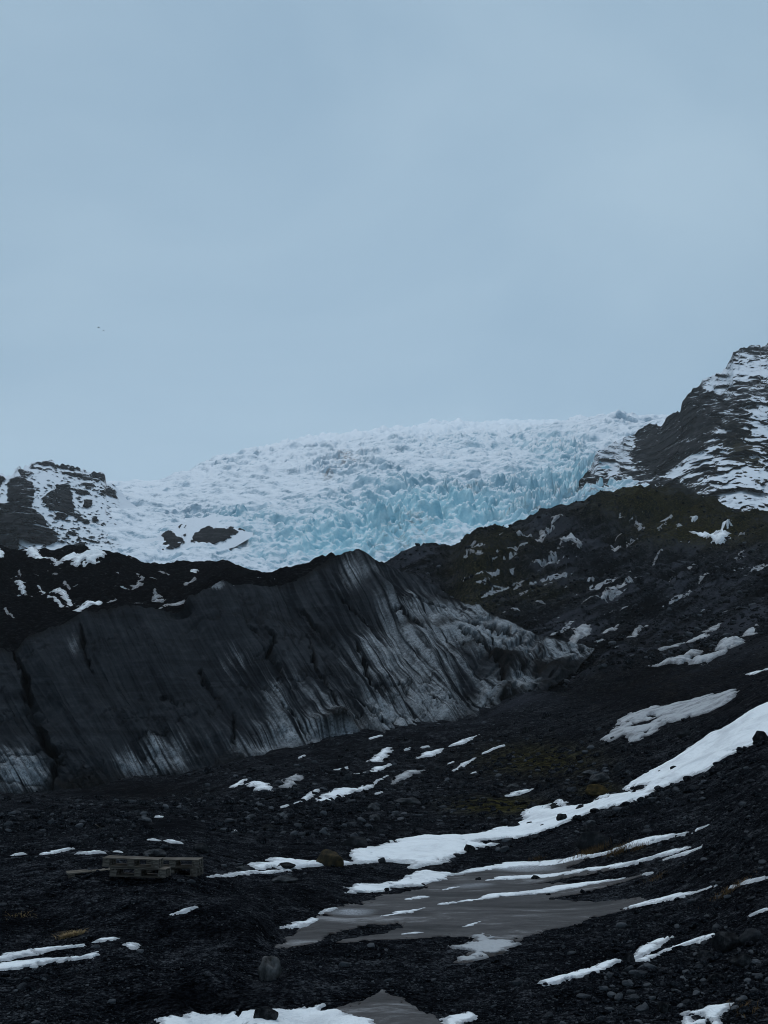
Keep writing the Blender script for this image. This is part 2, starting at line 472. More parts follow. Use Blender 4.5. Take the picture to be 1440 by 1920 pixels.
_gx, _gy = np.meshgrid(np.arange(440, 1321, 8.0), np.arange(1560, 1861, 6.0), indexing='ij')
_pond = sstep(-25, 25, sdist(_gx, _gy, POND))
def pond_at(px, py):
    i = np.clip(np.nan_to_num((px-440)/8), 0, _pond.shape[0]-1).astype(int); j = np.clip(np.nan_to_num((py-1560)/6), 0, _pond.shape[1]-1).astype(int)
    return _pond[i, j]*((px > 440) & (px < 1320) & (py > 1560) & (py < 1860))
SAND_SHADE = [(380, 1875, 230, 34, 1.0), (400, 1745, 120, 22, 1.0), (60, 1735, 90, 20, 0.7), (330, 1545, 80, 14, 0.8), (260, 1480, 160, 16, 0.7), (500, 1690, 140, 20, 0.5), (1230, 1310, 120, 30, 0.5), (760, 1880, 80, 20, 0.8)]  # sand areas, including the near banks with their shade painted dark
def ground_detail(X, Y, px, py, zs):
    d = Y
    flat = 1 - 0.85*pond_at(px, py)
    near = fbm(X/2.6, Y/2.6, 5)*0.085 + fbm(X/0.5, Y/0.5, 3)*0.016
    n = near*(0.4 + 0.6*sstep(7, 12, d))
    rub = sstep(26, 48, d)
    n = n + rub*(fbm(X/7, Y/7, 5)*0.34 + (ridged(X/2.2+9, Y/2.2, 3)-0.5)*0.10)
    hill = sstep(85, 150, d)
    q = X*0.55 + Y*0.25     # gullies running down to the ice
    n = n + hill*((ridged(X/3.1+3, Y/4.1, 3)-0.55)*0.7 + (ridged(X/8+3, Y/9+2, 3)-0.55)*1.2)
    n = n + hill*(fbm(X/26, Y/26, 6, 0.56)*2.4 + (ridged(q/7, (Y-X*0.5)/34, 4)-0.6)*1.1)
    n = n + hill*((ridged((zs-0.5*X)/6.5, (X+0.5*zs)/46, 4, 0.55)-0.62)*3.6 + (ridged((zs-0.5*X)/1.9+4, (X+0.5*zs)/15, 3)-0.6)*0.7)
    lump = blobs(px, py, [(960, 1060, 110, 70, 1), (1060, 985, 110, 50, 1), (1190, 940, 110, 30, 0.7)])
    n = n + hill*lump*(fbm(X/9+4, Y/9, 4)*1.8)
    moraine = blobs(px, py, [(1080, 1210, 180, 60, 1), (1180, 1290, 140, 60, 1)])
    n = n + moraine*fbm(X/8+40, Y/8, 4)*1.3*sstep(50, 90, d)
    return n*flat

GROUND = Field(CT, ground_detail).build(-0.75, 0.75, 420, math.log(1.2), math.log(420), 520)
nu, nv = 520, 640
us = np.linspace(-0.62, 0.62, nu)
vs = np.concatenate([np.linspace(math.log(1.3), math.log(8.5), 30, endpoint=False), np.linspace(math.log(8.5), math.log(80), 330, endpoint=False),
                     np.linspace(math.log(80), math.log(260), 250, endpoint=False), np.linspace(math.log(260), math.log(400), 30)])
nv = len(vs)
U, V = np.meshgrid(us, vs, indexing='ij')
D = np.exp(V)
Z = GROUND.z(U, V)
PX, PY = pix(U*D, D, Z)
moss = blobs(PX, PY, [(930, 1510, 75, 14, 1.3), (1010, 1425, 95, 26, 1.0), (1120, 1480, 40, 16, 0.7), (900, 1060, 55, 45, 0.85), (1200, 945, 120, 28, 0.75), (1370, 965, 150, 44, 0.85),
                      (1000, 1100, 80, 30, 0.4), (880, 1130, 60, 30, 0.5), (1300, 1000, 100, 22, 0.9), (950, 1010, 70, 25, 0.5), (1150, 1590, 60, 12, 0.3), (1180, 915, 80, 14, 0.6)])
brown = blobs(PX, PY, [(1250, 1300, 260, 70, 0.9), (1000, 1440, 180, 60, 0.7), (1300, 1210, 240, 70, 0.6), (1200, 1640, 160, 20, 0.25), (280, 1490, 120, 20, 0.7), (1350, 960, 200, 60, 0.7), (930, 1060, 90, 60, 0.7), (1390, 1660, 60, 30, 0.6)])
reg = blobs(PX, PY, [(1130, 1090, 260, 70, 0.8), (960, 1050, 120, 70, 0.8), (1100, 1200, 160, 50, 0.7), (1330, 1060, 160, 60, 0.6), (1200, 970, 160, 40, 0.6), (1300, 1180, 160, 50, 0.5), (600, 1440, 260, 60, 0.35)])
XX = U*D                                                 # streaks of drifted snow along the slope
scr = fbm((Z-0.55*XX)/1.7, (XX+0.5*Z)/9.0, 5, 0.65)*0.62 + fbm(XX/24+8, Z/24, 3)*0.35
scrap = np.clip(0.02 + scr*1.2 - 0.09 + 0.16*np.clip(reg, 0, 1), 0, 1)*np.clip(reg*1.6, 0, 1)*1.5*sstep(45, 90, D)
streak = ((ridged((Z-0.55*XX)/1.9, (XX+0.5*Z)/18.0, 4, 0.65)-0.55)*1.3 + 0.5*fbm(XX/14, D/14, 3))*sstep(60, 110, D)
P3 = np.stack([U*D, D, Z], -1)
me = mesh_from('ground', P3, grid_faces(nu, nv), {'moss': np.clip(moss, 0, 1), 'brown': np.clip(brown, 0, 1), 'scrap': scrap, 'streak': streak, 'sand': np.clip(blobs(PX, PY, SAND_SHADE), 0, 1)}, M_GROUND)
tag(link('ground', me), 'black volcanic gravel plain rising to a scree hill on the right', None, None, 'structure')

m_low, nt, b = new_mat('black_sand_plain')
nt.links.new(ramp(nt, noise(nt, 0.05, 6), (0.3, (0.01, 0.0105, 0.012)), (0.7, (0.024, 0.025, 0.028))), b.inputs['Base Color'])
b.inputs['Roughness'].default_value = 0.9
k = 28
ring = np.array([[math.cos(a)*4200, math.sin(a)*4200 + 500, -2.0] for a in np.linspace(0, 2*math.pi, 64, endpoint=False)])
ring0 = ring*np.array([0.002, 0.002, 1]) + np.array([0, 0, 0])
Vp = np.concatenate([ring0, ring])
fp = np.array([[i, i+64, (i+1) % 64 + 64, (i+1) % 64] for i in range(64)])
tag(link('plain', mesh_from('plain', Vp, fp, None, m_low)), 'flat black sand plain around the glacier foot', None, None, 'structure')

# ------------------------------------------------------------------ debris hill behind the ice front
CT2 = []
for x, y, d in [(-500, 1245, 82), (-200, 1240, 82), (0, 1225, 83), (120, 1182, 86), (270, 1155, 89), (400, 1112, 93), (500, 1097, 96), (580, 1087, 99), (650, 1052, 103), (700, 1060, 105), (745, 1085, 107), (800, 1110, 106)]:
    CT2.append((x, y, d))
CT2 += [(-500, 1340, 74), (0, 1330, 76), (400, 1240, 84), (700, 1200, 94),
        (-300, 1130, 108), (0, 1125, 108), (100, 1112, 110), (200, 1105, 110), (300, 1103, 112), (380, 1096, 112), (450, 1090, 114), (0, 1075, 128), (150, 1075, 128), (250, 1078, 130), (330, 1075, 128),
        (-300, 1025, 152), (-100, 1022, 152), (0, 1030, 150), (60, 1036, 150), (120, 1035, 150), (170, 1036, 148), (215, 1041, 148), (255, 1058, 146), (300, 1064, 142), (345, 1056, 140), (385, 1066, 136), (430, 1068, 132), (470, 1080, 130),
        (520, 1090, 124), (560, 1072, 120), (610, 1050, 116), (650, 1042, 112), (700, 1052, 114), (745, 1075, 118), (790, 1100, 120),
        (0, 1085, 200), (200, 1090, 200), (400, 1115, 190), (600, 1110, 170), (750, 1120, 170), (-300, 1080, 200), (0, 1150, 260), (400, 1160, 260), (750, 1160, 260), (-400, 1150, 260)]
def debris_detail(X, Y, px, py, zs):
    a = sstep(88, 104, Y)
    return (0.25+0.75*a)*(fbm(X/13, Y/13, 6, 0.6)*1.6 + (ridged(X/3+2, Y/4, 3)-0.6)*0.5 + (ridged((X+Y*0.35)/4.5, (Y-X*0.2)/9, 4)-0.55)*0.8)
DEBRIS = Field(CT2, debris_detail).build(-0.65, 0.1, 240, math.log(70), math.log(270), 160)

def debris_material():
    m, nt, b = new_mat('debris_covered_ice')
    fine = noise(nt, 2.5, 6, 0.7)
    c = ramp(nt, fine, (0.4, (0.0014, 0.0015, 0.0019)), (0.54, (0.0048, 0.005, 0.006)), (0.68, (0.022, 0.022, 0.024)))
    vec = stretched(nt, 1.0, 0.7, 1.6)
    sf = maprange(nt, noise(nt, 0.36, 7, 0.66, 0.5, vec), 0.655, 0.675)
    c = mix(nt, sf, c, (0.36, 0.38, 0.41))
    nt.links.new(c, b.inputs['Base Color'])
    b.inputs['Roughness'].default_value = 0.85
    b.inputs['Specular IOR Level'].default_value = 0.0
    bump(nt, b, noise(nt, 1.2, 6, 0.7), 0.8, 0.5)
    return m
n1, n2 = 330, 200
u2, v2 = np.meshgrid(np.linspace(-0.62, 0.06, n1), np.linspace(math.log(76), math.log(255), n2), indexing='ij')
z2 = DEBRIS.z(u2, v2)
CREST = [(-420, 1235, 80), (-150, 1228, 81), (0, 1212, 82), (30, 1222, 82.5), (60, 1192, 83), (120, 1170, 85), (150, 1150, 86), (200, 1140, 87), (270, 1138, 88), (330, 1142, 89), (355, 1120, 90), (400, 1098, 91), (418, 1086, 92),
         (440, 1092, 93), (470, 1094, 94), (500, 1098, 95), (540, 1092, 97), (580, 1076, 98), (620, 1048, 101), (650, 1034, 102), (672, 1036, 103), (700, 1048, 103), (745, 1068, 104), (800, 1092, 105), (870, 1132, 106), (940, 1160, 108), (1000, 1186, 110), (1060, 1204, 112), (1116, 1212, 113)]
crd = np.interp(CX+F*u2, [c[0] for c in CREST], [c[2] for c in CREST])
z2 = z2 - 6*sstep(2.5, -6, np.exp(v2)-crd) 
me = mesh_from('debris_hill', np.stack([u2*np.exp(v2), np.exp(v2), z2], -1), grid_faces(n1, n2, np.exp(v2) > crd+0.5), None, debris_material())
tag(link('debris_hill', me), 'black debris covered ice hill with snow scraps behind the ice front', None, None, 'structure')

# ------------------------------------------------------------------ the dirty ice front
BASE = [(-300, 1510, 68), (-60, 1504, 68), (70, 1486, 68.5), (98, 1480, 68.5), (130, 1470, 69), (200, 1452, 69), (230, 1450, 69.5), (290, 1456, 69.5), (370, 1456, 69.5), (430, 1445, 69.5), (455, 1430, 70), (505, 1418, 70.5), (525, 1412, 71),
        (548, 1407, 71.5), (580, 1400, 72), (610, 1394, 72.5), (650, 1380, 74), (695, 1374, 75), (745, 1378, 75.5), (800, 1374, 76), (835, 1366, 77), (870, 1356, 78), (920, 1325, 80), (965, 1306, 83), (1000, 1290, 86), (1040, 1270, 90), (1070, 1250, 96), (1090, 1236, 102), (1112, 1222, 108)]
CR, BA = np.array(CREST, float), np.array(BASE, float)
arc = np.concatenate([[0], np.cumsum(np.hypot(*(np.diff((CR+BA)[:, :2]*0.5, axis=0)).T))])
ns, nt_, nb = 880, 200, 22
S = np.linspace(0, arc[-1], ns)
cr = np.stack([np.interp(S, arc, CR[:, k]) for k in range(3)], 1)
bx = cr[:, 0] + np.interp(cr[:, 0], [-420, 0, 300, 560, 650, 700, 745, 800, 870, 1000, 1060, 1116], [170, 150, 175, 190, 205, 215, 212, 196, 168, 82, 36, -4])
ba = np.stack([bx, np.interp(bx, BA[:, 0], BA[:, 1]), np.interp(bx, BA[:, 0], BA[:, 2])], 1)
cr[:, 1] += (fbm(S/26, S*0+1.5, 5, 0.6)*7 + fbm(S/90, S*0+8.5, 3)*5)*sstep(1100, 1000, cr[:, 0])
T = np.concatenate([-np.linspace(1, 0, nb, endpoint=False), np.linspace(0, 1.06, nt_)])
Sg, Tg = np.meshgrid(S, T, indexing='ij')
tt = np.clip(Tg, 0, 2)
wob = perlin(Sg/60, Tg*2)*6*tt*(1-np.clip(tt, 0, 1))
pxg = cr[:, None, 0] + (ba-cr)[:, None, 0]*tt**1.12 + wob
pyg = cr[:, None, 1] + (ba-cr)[:, None, 1]*tt
tc_ = np.clip(tt, 0, 1)
dg = cr[:, None, 2] + (ba-cr)[:, None, 2]*(0.72*tt + 0.28*(1-(1-tc_)**2.2))
back = np.clip(-Tg, 0, 1)
dg = dg + back*16
zg = HC + (YH-pyg)/F*np.where(back > 0, cr[:, None, 2], dg) - back**1.3*7
Xg, Yg = (pxg-CX)/F*np.where(back > 0, cr[:, None, 2]+back*16, dg), dg
Pg = np.stack([Xg, Yg, zg], -1)
Nn = np.cross(np.gradient(Pg, axis=0), np.gradient(Pg, axis=1))
Nn /= np.linalg.norm(Nn, axis=-1, keepdims=True) + 1e-9
Nn *= np.sign(-Nn[..., 1:2] + Nn[..., 2:3]*0.3)
sm = Sg/22.0                                             # photo pixels along the front to about metres
right = sstep(430, 760, pxg)
low = sstep(0.25, 0.9, Tg)
rill = (ridged(sm/1.15, Tg*1.1+3, 3, 0.6)-0.6)*(0.10+0.14*low+0.10*right)
scal = (ridged(sm/7.0+fbm(sm/3, Tg*4, 2)*0.4, Tg*22, 2)-0.6)*0.03
flute = (ridged(sm/5.2, Tg*1.3, 3)-0.62)*(0.4 + 1.25*right + 0.35*low)
mid = fbm(sm/1.7, Tg*3.0, 4)*(0.14 + 0.16*low + 0.18*right)
fine = fbm(sm/0.42, Tg*6, 3)*0.05
bands = fbm(sm/14, Tg*17 + sm*0.08, 3)*0.05*(1-0.6*right)
lump = fbm(sm/9, Tg*3 + 3, 4)*0.55*(1-0.6*sstep(880, 1000, pxg))
tip = sstep(880, 1000, pxg)
disp = (flute + mid + fine + bands + rill + scal)*(1-0.82*tip) + lump
CRACKS = [([(25, 1225), (45, 1260), (52, 1290), (55, 1320), (70, 1345), (78, 1370), (88, 1400), (105, 1430), (98, 1480)], 13, 2.2),
          ([(375, 1252), (388, 1285), (404, 1302)], 5, 0.9), ([(497, 1182), (516, 1196), (504, 1225), (520, 1250), (530, 1272)], 8, 1.3), ([(460, 1158), (472, 1178), (488, 1192)], 4, 0.9),
          ([(577, 1182), (585, 1215), (590, 1245), (605, 1265), (615, 1290), (632, 1318)], 4.5, 1.1), ([(668, 1212), (683, 1245), (690, 1275), (708, 1304)], 5.5, 1.3),
          ([(437, 1330), (440, 1410)], 3.5, 0.8), ([(528, 1318), (556, 1348), (580, 1382)], 5, 1.0), ([(798, 1280), (820, 1322)], 3.5, 0.8), ([(303, 1306), (318, 1302), (330, 1320)], 6, 1.1),
          ([(655, 1300), (700, 1345), (735, 1372)], 5, 0.8), ([(740, 1140), (780, 1165), (800, 1178)], 6, 0.8), ([(860, 1180), (905, 1210), (935, 1240), (950, 1290)], 7, 0.8), ([(870, 1160), (940, 1185), (985, 1190)], 5, 0.6),
          ([(150, 1165), (156, 1210), (170, 1260)], 5, 0.5), ([(735, 1245), (770, 1290)], 5, 0.6), ([(620, 1095), (660, 1130), (690, 1160)], 5, 0.7), ([(560, 1130), (600, 1180), (630, 1220)], 5, 0.5)]
crack = np.zeros_like(Sg)
wq = fbm(pxg/40, pyg/40, 4)*0.9
f1, f2, rid, _ox, _oy = worley(sm/6.5 + wq, Tg*5.5 + sm*0.06 + wq*0.7)
fis = np.exp(-((f2-f1)/0.05)**2)*sstep(0.0, 0.3, fbm(sm/9+4, Tg*4, 3)+0.1)*(Tg > 0.03)
disp = disp - 0.22*fis
crack = np.maximum(crack, 0.55*fis)
jx, jy = fbm(pxg/11, pyg/16, 5, 0.6)*8, fbm(pxg/11+50, pyg/16, 5, 0.6)*8
for pl, w, dep in CRACKS:
    q = np.array(pl, float); ya, yb = q[:, 1].min(), q[:, 1].max()
    pin = np.clip(np.minimum(pyg-ya+6, yb+6-pyg)/((yb-ya)*0.35+4), 0.15, 1)
    w = w*(0.85 if w > 10 else 0.62)*pin*(0.75+0.7*fbm(pxg/20+9, pyg/20, 3))+0.4
    g = np.exp(-np.abs(seg_dist(pxg+jx, pyg+jy, pl)/w)**2.6)
    disp = disp - dep*1.35*g
    crack = np.maximum(crack, g)
NICK = [(1010, 1238, 30, 18, 0.9), (1040, 1250, 22, 14, -0.5), (905, 1262, 26, 30, 0.7), (930, 1215, 22, 14, 0.8), (1000, 1195, 26, 12, -0.5), (1060, 1222, 26, 10, 0.4), (335, 1142, 22, 12, 2.0), (640, 1352, 45, 16, -1.6), (960, 1240, 34, 24, -0.8), (985, 1215, 34, 20, 0.7)]
for x, y, rx, ry, w in NICK:
    disp = disp - w*np.exp(-(((pxg-x)/rx)**2+((pyg-y)/ry)**2))*(0.7+0.5*fbm(sm/2, Tg*7, 3))
edge = np.clip(Tg/0.05, 0, 1)*0.8 + 0.2
taper = np.clip((1116-pxg)/45, 0.12, 1)
disp = disp + fbm(pxg/46, pyg/26, 3, 0.5)*0.55*sstep(840, 940, pxg) - 0.35*sstep(0.1, 0.4, fbm((pxg-pyg)/46+5, (pxg*0.5+pyg)/22, 3))*sstep(840, 940, pxg)
Pg = Pg + Nn*(disp*edge*np.where(back > 0, 0.5, 1)*taper)[..., None]
# clean ice where meltwater has washed the grit away, in streaks down the flutes
CLEAN = [(35, 1450, 55, 42, 1.0), (285, 1425, 66, 34, 1.05), (560, 1385, 90, 40, 0.9), (440, 1240, 38, 40, 0.45), (520, 1290, 45, 55, 0.5), (610, 1335, 45, 60, 0.55), (720, 1345, 60, 40, 0.85), (820, 1325, 70, 45, 0.85),
         (760, 1190, 70, 60, 0.6), (880, 1180, 100, 34, 0.95), (950, 1170, 90, 22, 0.9), (1050, 1216, 70, 16, 1.1), (930, 1300, 30, 30, 1.0), (650, 1070, 26, 45, 0.5), (985, 1265, 28, 34, 1.0), (770, 1130, 60, 30, 0.35), (870, 1140, 60, 16, 0.6),
         (700, 1240, 70, 60, 0.4), (790, 1260, 60, 50, 0.45), (140, 1200, 14, 40, 0.5), (405, 1096, 14, 9, 1.6), (640, 1385, 40, 10, 0.7), (470, 1410, 40, 16, 0.7), (350, 1380, 80, 60, 0.2), (860, 1260, 60, 50, 0.35), (720, 1075, 60, 14, 0.25)]
reg = blobs(pxg, pyg, CLEAN)
str1 = fbm(sm/0.8, Tg*1.2+2, 5, 0.65)*0.45 + fbm(sm/0.2, Tg*1.3, 4, 0.75)*0.55 + (ridged(sm/0.5+3, Tg*0.9, 4, 0.65)-0.6)*1.1
str2 = fbm(sm/2.4, Tg*3.1+7, 5, 0.6)
rg = np.clip(reg, 0, 1.1)
lft = 0.45 + 0.55*sstep(380, 640, pxg)
clean = reg*0.78 + 0.02 + 0.05*sstep(430, 720, pxg) + str1*(0.15*lft+0.95*rg) + str2*(0.12*lft+0.6*rg) + np.clip(disp, -1, 1)*0.12
clean = sstep(0.2, 0.95, clean)*(1-0.85*crack)
soot = np.clip(0.6 + (0.9*str1 + 0.6*str2)*lft, 0, 1)
debris = np.clip(blobs(pxg, pyg, [(640, 1352, 40, 12, 1.2), (150, 1475, 60, 14, 1), (980, 1240, 20, 16, 1.0), (860, 1372, 60, 10, 1), (960, 1300, 26, 18, 1), (935, 1225, 26, 10, 1.2), (1035, 1245, 30, 12, 1.2), (945, 1255, 14, 26, 1.1), (880, 1205, 40, 7, 0.8), (830, 1165, 60, 7, 0.7), (1015, 1222, 10, 20, 0.8), (860, 1120, 60, 12, 0.8), (770, 1165, 20, 8, 0.7)]) + crack*0.85 + sstep(0.9, 1.0, Tg)*0.7*(0.5+fbm(sm/2, Tg*3, 3)) + (back > 0.1)*1.0
                 + sstep(0.05, 0.0, Tg)*(0.5+0.9*fbm(sm/5, Tg*0+3.3, 3)), 0, 1)

def ice_front_material():
    m, nt, b = new_mat('grit_covered_ice')
    g = attr(nt, 'clean')
    n = noise(nt, 0.8, 7, 0.7)
    dirty = ramp(nt, n, (0.3, (0.0085, 0.0105, 0.0142)), (0.52, (0.0225, 0.0265, 0.0330)), (0.68, (0.048, 0.0545, 0.064)))
    lay = noise(nt, 1.0, 6, 0.7, 0.6, stretched(nt, 0.08, 0.08, 1.1))
    dirty = mix(nt, maprange(nt, lay, 0.48, 0.62, 0, 0.7), dirty, (0.0075, 0.0085, 0.0105))
    dirty = mix(nt, maprange(nt, attr(nt, 'soot'), 0.25, 0.85, 0.0, 0.75, False), mix(nt, 0.6, dirty, (0.005, 0.0058, 0.0075)), mix(nt, 0.4, dirty, (0.066, 0.072, 0.081)))
    cl = ramp(nt, n, (0.36, (0.17, 0.185, 0.205)), (0.62, (0.37, 0.39, 0.415)))
    fine = noise(nt, 6.0, 5, 0.75)
    spot = noise(nt, 2.2, 8, 0.8)
    fac = math_n(nt, 'MULTIPLY', g, maprange(nt, math_n(nt, 'ADD', math_n(nt, 'MULTIPLY', fine, 0.5), math_n(nt, 'MULTIPLY', spot, 0.5)), 0.38, 0.58, 0.25, 1.15))
    c = mix(nt, fac, dirty, cl)
    df = math_n(nt, 'MULTIPLY', attr(nt, 'debris'), maprange(nt, n, 0.3, 0.5, 0.4, 1.0))
    c = mix(nt, df, c, ramp(nt, fine, (0.35, (0.007, 0.007, 0.0075)), (0.7, (0.022, 0.021, 0.021))))
    nt.links.new(c, b.inputs['Base Color'])
    b.inputs['Roughness'].default_value = 0.6
    b.inputs['Specular IOR Level'].default_value = 0.0
    bump(nt, b, math_n(nt, 'ADD', n, math_n(nt, 'MULTIPLY', fine, 0.5)), 0.7, 0.5)
    return m
me = mesh_from('ice_front', Pg, grid_faces(ns, len(T))[:, ::-1], {'clean': clean, 'debris': debris, 'soot': soot}, ice_front_material())
tag(link('ice_front', me), 'steep grit blackened glacier snout with pale washed streaks and crevasses', None, None, 'structure')

# ------------------------------------------------------------------ the blue icefall
CT3 = []
for x in (-400, 0, 300, 500, 750, 1000, 1300, 1700):
    CT3.append((x, 1190, 300))
CT3 += [(x_, 985, 4800) for x_ in (-400, -100, 200)] + [(x_, 955, 2400) for x_ in (-400, -100, 200)] + [(450, 940, 3000), (450, 940, 4800), (700, 880, 3200), (700, 880, 4800)]
CT3 += [(-300, 1080, 400), (0, 1075, 400), (200, 1070, 400), (350, 1065, 400), (500, 1090, 395), (750, 1085, 395), (860, 1060, 405), (1000, 1010, 420), (1200, 950, 440), (1400, 950, 440),
        (500, 1050, 430), (750, 1045, 430), (860, 1020, 445), (300, 1040, 440), (150, 1035, 440), (600, 1000, 490), (750, 1000, 490), (900, 990, 490), (1000, 960, 500), (1100, 915, 540), (1190, 890, 600),
        (420, 1005, 480), (300, 1005, 490), (200, 1000, 500), (250, 950, 600), (350, 960, 580), (480, 960, 560), (600, 950, 560), (750, 950, 560), (900, 940, 560), (1000, 915, 590),
        (230, 920, 800), (290, 908, 1000), (340, 900, 900), (440, 900, 760), (600, 900, 690), (750, 890, 690), (900, 880, 700), (1050, 865, 700), (1140, 855, 690),
        (200, 907, 1100), (300, 907, 1150), (330, 893, 1150), (400, 867, 1350), (480, 849, 1550), (560, 830, 1850), (600, 860, 900), (750, 845, 880), (900, 840, 900), (1020, 830, 900), (1080, 822, 880), (1130, 808, 900), (1160, 788, 1000), (1210, 784, 1040), (1260, 790, 1080),
        (640, 821, 2100), (720, 813, 2400), (800, 801, 2800), (750, 825, 1500), (900, 815, 1700), (900, 796, 3300), (980, 803, 2500), (930, 792, 3700), (1060, 793, 4600), (1100, 801, 3700), (1000, 794, 4200),
        (100, 930, 1300), (300, 940, 1500), (480, 890, 2400), (640, 865, 3200), (800, 840, 4100), (950, 820, 5000), (1060, 812, 5150), (1100, 820, 4900), (1300, 830, 3000), (1300, 815, 1400), (1500, 900, 1200), (1200, 805, 1700), (-200, 930, 1100), (-300, 900, 700), (1500, 850, 700)]
def ice_amp(px, py):
    a = 0.10 - blobs(px, py, [(430, 925, 120, 24, 0.08), (250, 930, 90, 40, 0.1), (230, 1010, 120, 24, 0.08), (560, 905, 70, 14, 0.12), (850, 870, 120, 12, 0.12)]) \
        + blobs(px, py, [(920, 945, 190, 46, 1.0), (700, 1000, 130, 45, 0.34), (780, 945, 80, 42, 0.5), (1080, 900, 90, 30, 0.6), (540, 985, 60, 28, 0.15), (460, 965, 34, 10, 0.5), (370, 957, 70, 8, 0.35), (650, 870, 80, 22, 0.35),
                         (860, 825, 140, 22, 0.3), (1050, 840, 80, 30, 0.45), (1170, 790, 40, 18, 0.4), (420, 880, 70, 20, 0.25), (560, 840, 90, 14, 0.2), (1130, 890, 60, 14, 0.5)])
    return np.clip(a, 0, 1.15)
SER = {}
def ice_detail(X, Y, px, py, zs):
    a = ice_amp(px, py)
    wx, wy = fbm(X/30, Y/30, 3)*7, fbm(X/30+20, Y/30, 3)*7
    far = np.clip(Y/620, 0.7, 2.6)
    def cells(size, k):
        f1, f2, rid, ox, oy = worley((X+wx)/(size*1.05)+k, (Y+wy)/(size*1.9)+k)
        r = R256[rid]
        gap = sstep(0.0, 0.22, f2-f1)
        h = (r[..., 2]-0.35)*1.0 + (r[..., 3]-0.5)*1.2*ox*1.3 + (0.35-0.2*r[..., 1])*oy*1.6
        return h*gap - (1-gap)*0.75
    def relief_at(k):
        big = cells(14.0*k, 0.3)
        sml = cells(5.2*k, 7.7)
        blade = ridged((X+wx)/(12*k), (Y+wy)/(19*k), 3, 0.45)**2
        blade2 = ridged((X-wy)/(4.2*k)+5, (Y+wx)/(8*k), 3, 0.55)**2
        return k**0.8*(big*6.5 + sml*2.6 + (blade-0.5)*10.0 + (blade2-0.5)*3.2)
    rough = fbm(X/70, Y/70, 4)*9*np.clip(Y/900, 0.5, 2)
    step = (ridged((X-0.4*Y)/60, (Y+0.3*X)/30, 4)-0.6)*10*(0.35+a) + (ridged((X+0.25*Y)/26+3, (Y-0.5*X)/110, 4)-0.6)*9*(0.35+a) + (ridged((X-0.6*Y)/90+8, (Y+0.6*X)/16, 3)-0.62)*5*(0.4+0.5*a)
    patchy = 0.45 + 0.9*sstep(-0.25, 0.35, fbm(X/60+3, Y/60, 3))
    a = a*patchy
    w = sstep(720, 1150, Y)
    return rough + step + a*(relief_at(1.0)*(1-w) + relief_at(2.3)*0.75*w) + (0.12+a*0.4)*fbm(X/4, Y/7, 4)*1.5
ICE = Field(CT3, ice_detail, c=0.05).build(-0.5, 0.5, 360, math.log(300), math.log(5200), 380)
nu3 = 690
v3 = np.concatenate([np.linspace(math.log(330), math.log(400), 20, endpoint=False), np.linspace(math.log(400), math.log(760), 400, endpoint=False),
                     np.linspace(math.log(760), math.log(1300), 170, endpoint=False), np.linspace(math.log(1300), math.log(4900), 130)])
U3, V3 = np.meshgrid(np.linspace(-0.46, 0.46, nu3), v3, indexing='ij')
D3 = np.exp(V3)
zs3 = ICE.smooth(U3, V3)
px3, py3 = pix(U3*D3, D3, zs3)
Z3 = zs3 + ice_detail(U3*D3, D3, px3, py3, zs3)
blue = np.clip(blobs(px3, py3, [(900, 960, 230, 60, 0.9), (630, 1012, 200, 50, 0.95), (760, 940, 110, 55, 0.4), (1100, 900, 110, 30, 0.7), (1050, 845, 90, 34, 0.45), (450, 965, 60, 14, 0.5), (870, 825, 150, 30, 0.3), (300, 1010, 120, 30, 0.2)]), 0, 1)
grit = np.clip(blobs(px3, py3, [(770, 985, 50, 22, 0.7), (740, 1025, 60, 20, 0.6), (880, 912, 40, 14, 0.6), (650, 862, 22, 9, 1.1), (615, 882, 14, 6, 0.9), (1100, 925, 60, 14, 0.9), (1000, 962, 60, 12, 0.5), (1160, 870, 40, 20, 0.6)]), 0, 1)

def glacier_material():
    m, nt, b = new_mat('glacier_ice')
    nz = normal_z(nt)
    n = noise(nt, 0.12, 7, 0.65)
    fine = noise(nt, 0.55, 5, 0.7)
    ice = ramp(nt, n, (0.3, (0.18, 0.44, 0.55)), (0.5, (0.35, 0.62, 0.72)), (0.7, (0.56, 0.76, 0.82)))
    pale = ramp(nt, n, (0.36, (0.12, 0.22, 0.31)), (0.62, (0.38, 0.50, 0.60)))
    icec = mix(nt, attr(nt, 'blue'), pale, ice)
    sn = maprange(nt, math_n(nt, 'ADD', nz, math_n(nt, 'MULTIPLY', math_n(nt, 'SUBTRACT', fine, 0.5), 0.75)), 0.60, 0.84)
    sn = math_n(nt, 'MULTIPLY', sn, maprange(nt, attr(nt, 'blue'), 0.1, 1.0, 1.0, 0.62, False))
    c = mix(nt, sn, icec, (0.68, 0.73, 0.80))
    gf = math_n(nt, 'MULTIPLY', attr(nt, 'grit'), maprange(nt, noise(nt, 0.2, 6, 0.7), 0.45, 0.65))
    c = mix(nt, gf, c, (0.10, 0.095, 0.10))
    nt.links.new(c, b.inputs['Base Color'])
    b.inputs['Roughness'].default_value = 0.6
    b.inputs['Specular IOR Level'].default_value = 0.2
    bump(nt, b, math_n(nt, 'ADD', fine, math_n(nt, 'MULTIPLY', noise(nt, 0.22, 6, 0.75), 2.0)), 0.45, 1.0)
    return m
me = mesh_from('glacier', np.stack([U3*D3, D3, Z3], -1), grid_faces(nu3, len(v3)), {'blue': blue, 'grit': grit}, glacier_material())
tag(link('glacier', me), 'pale blue crevassed icefall under snow flowing down from the cloud', None, None, 'structure')

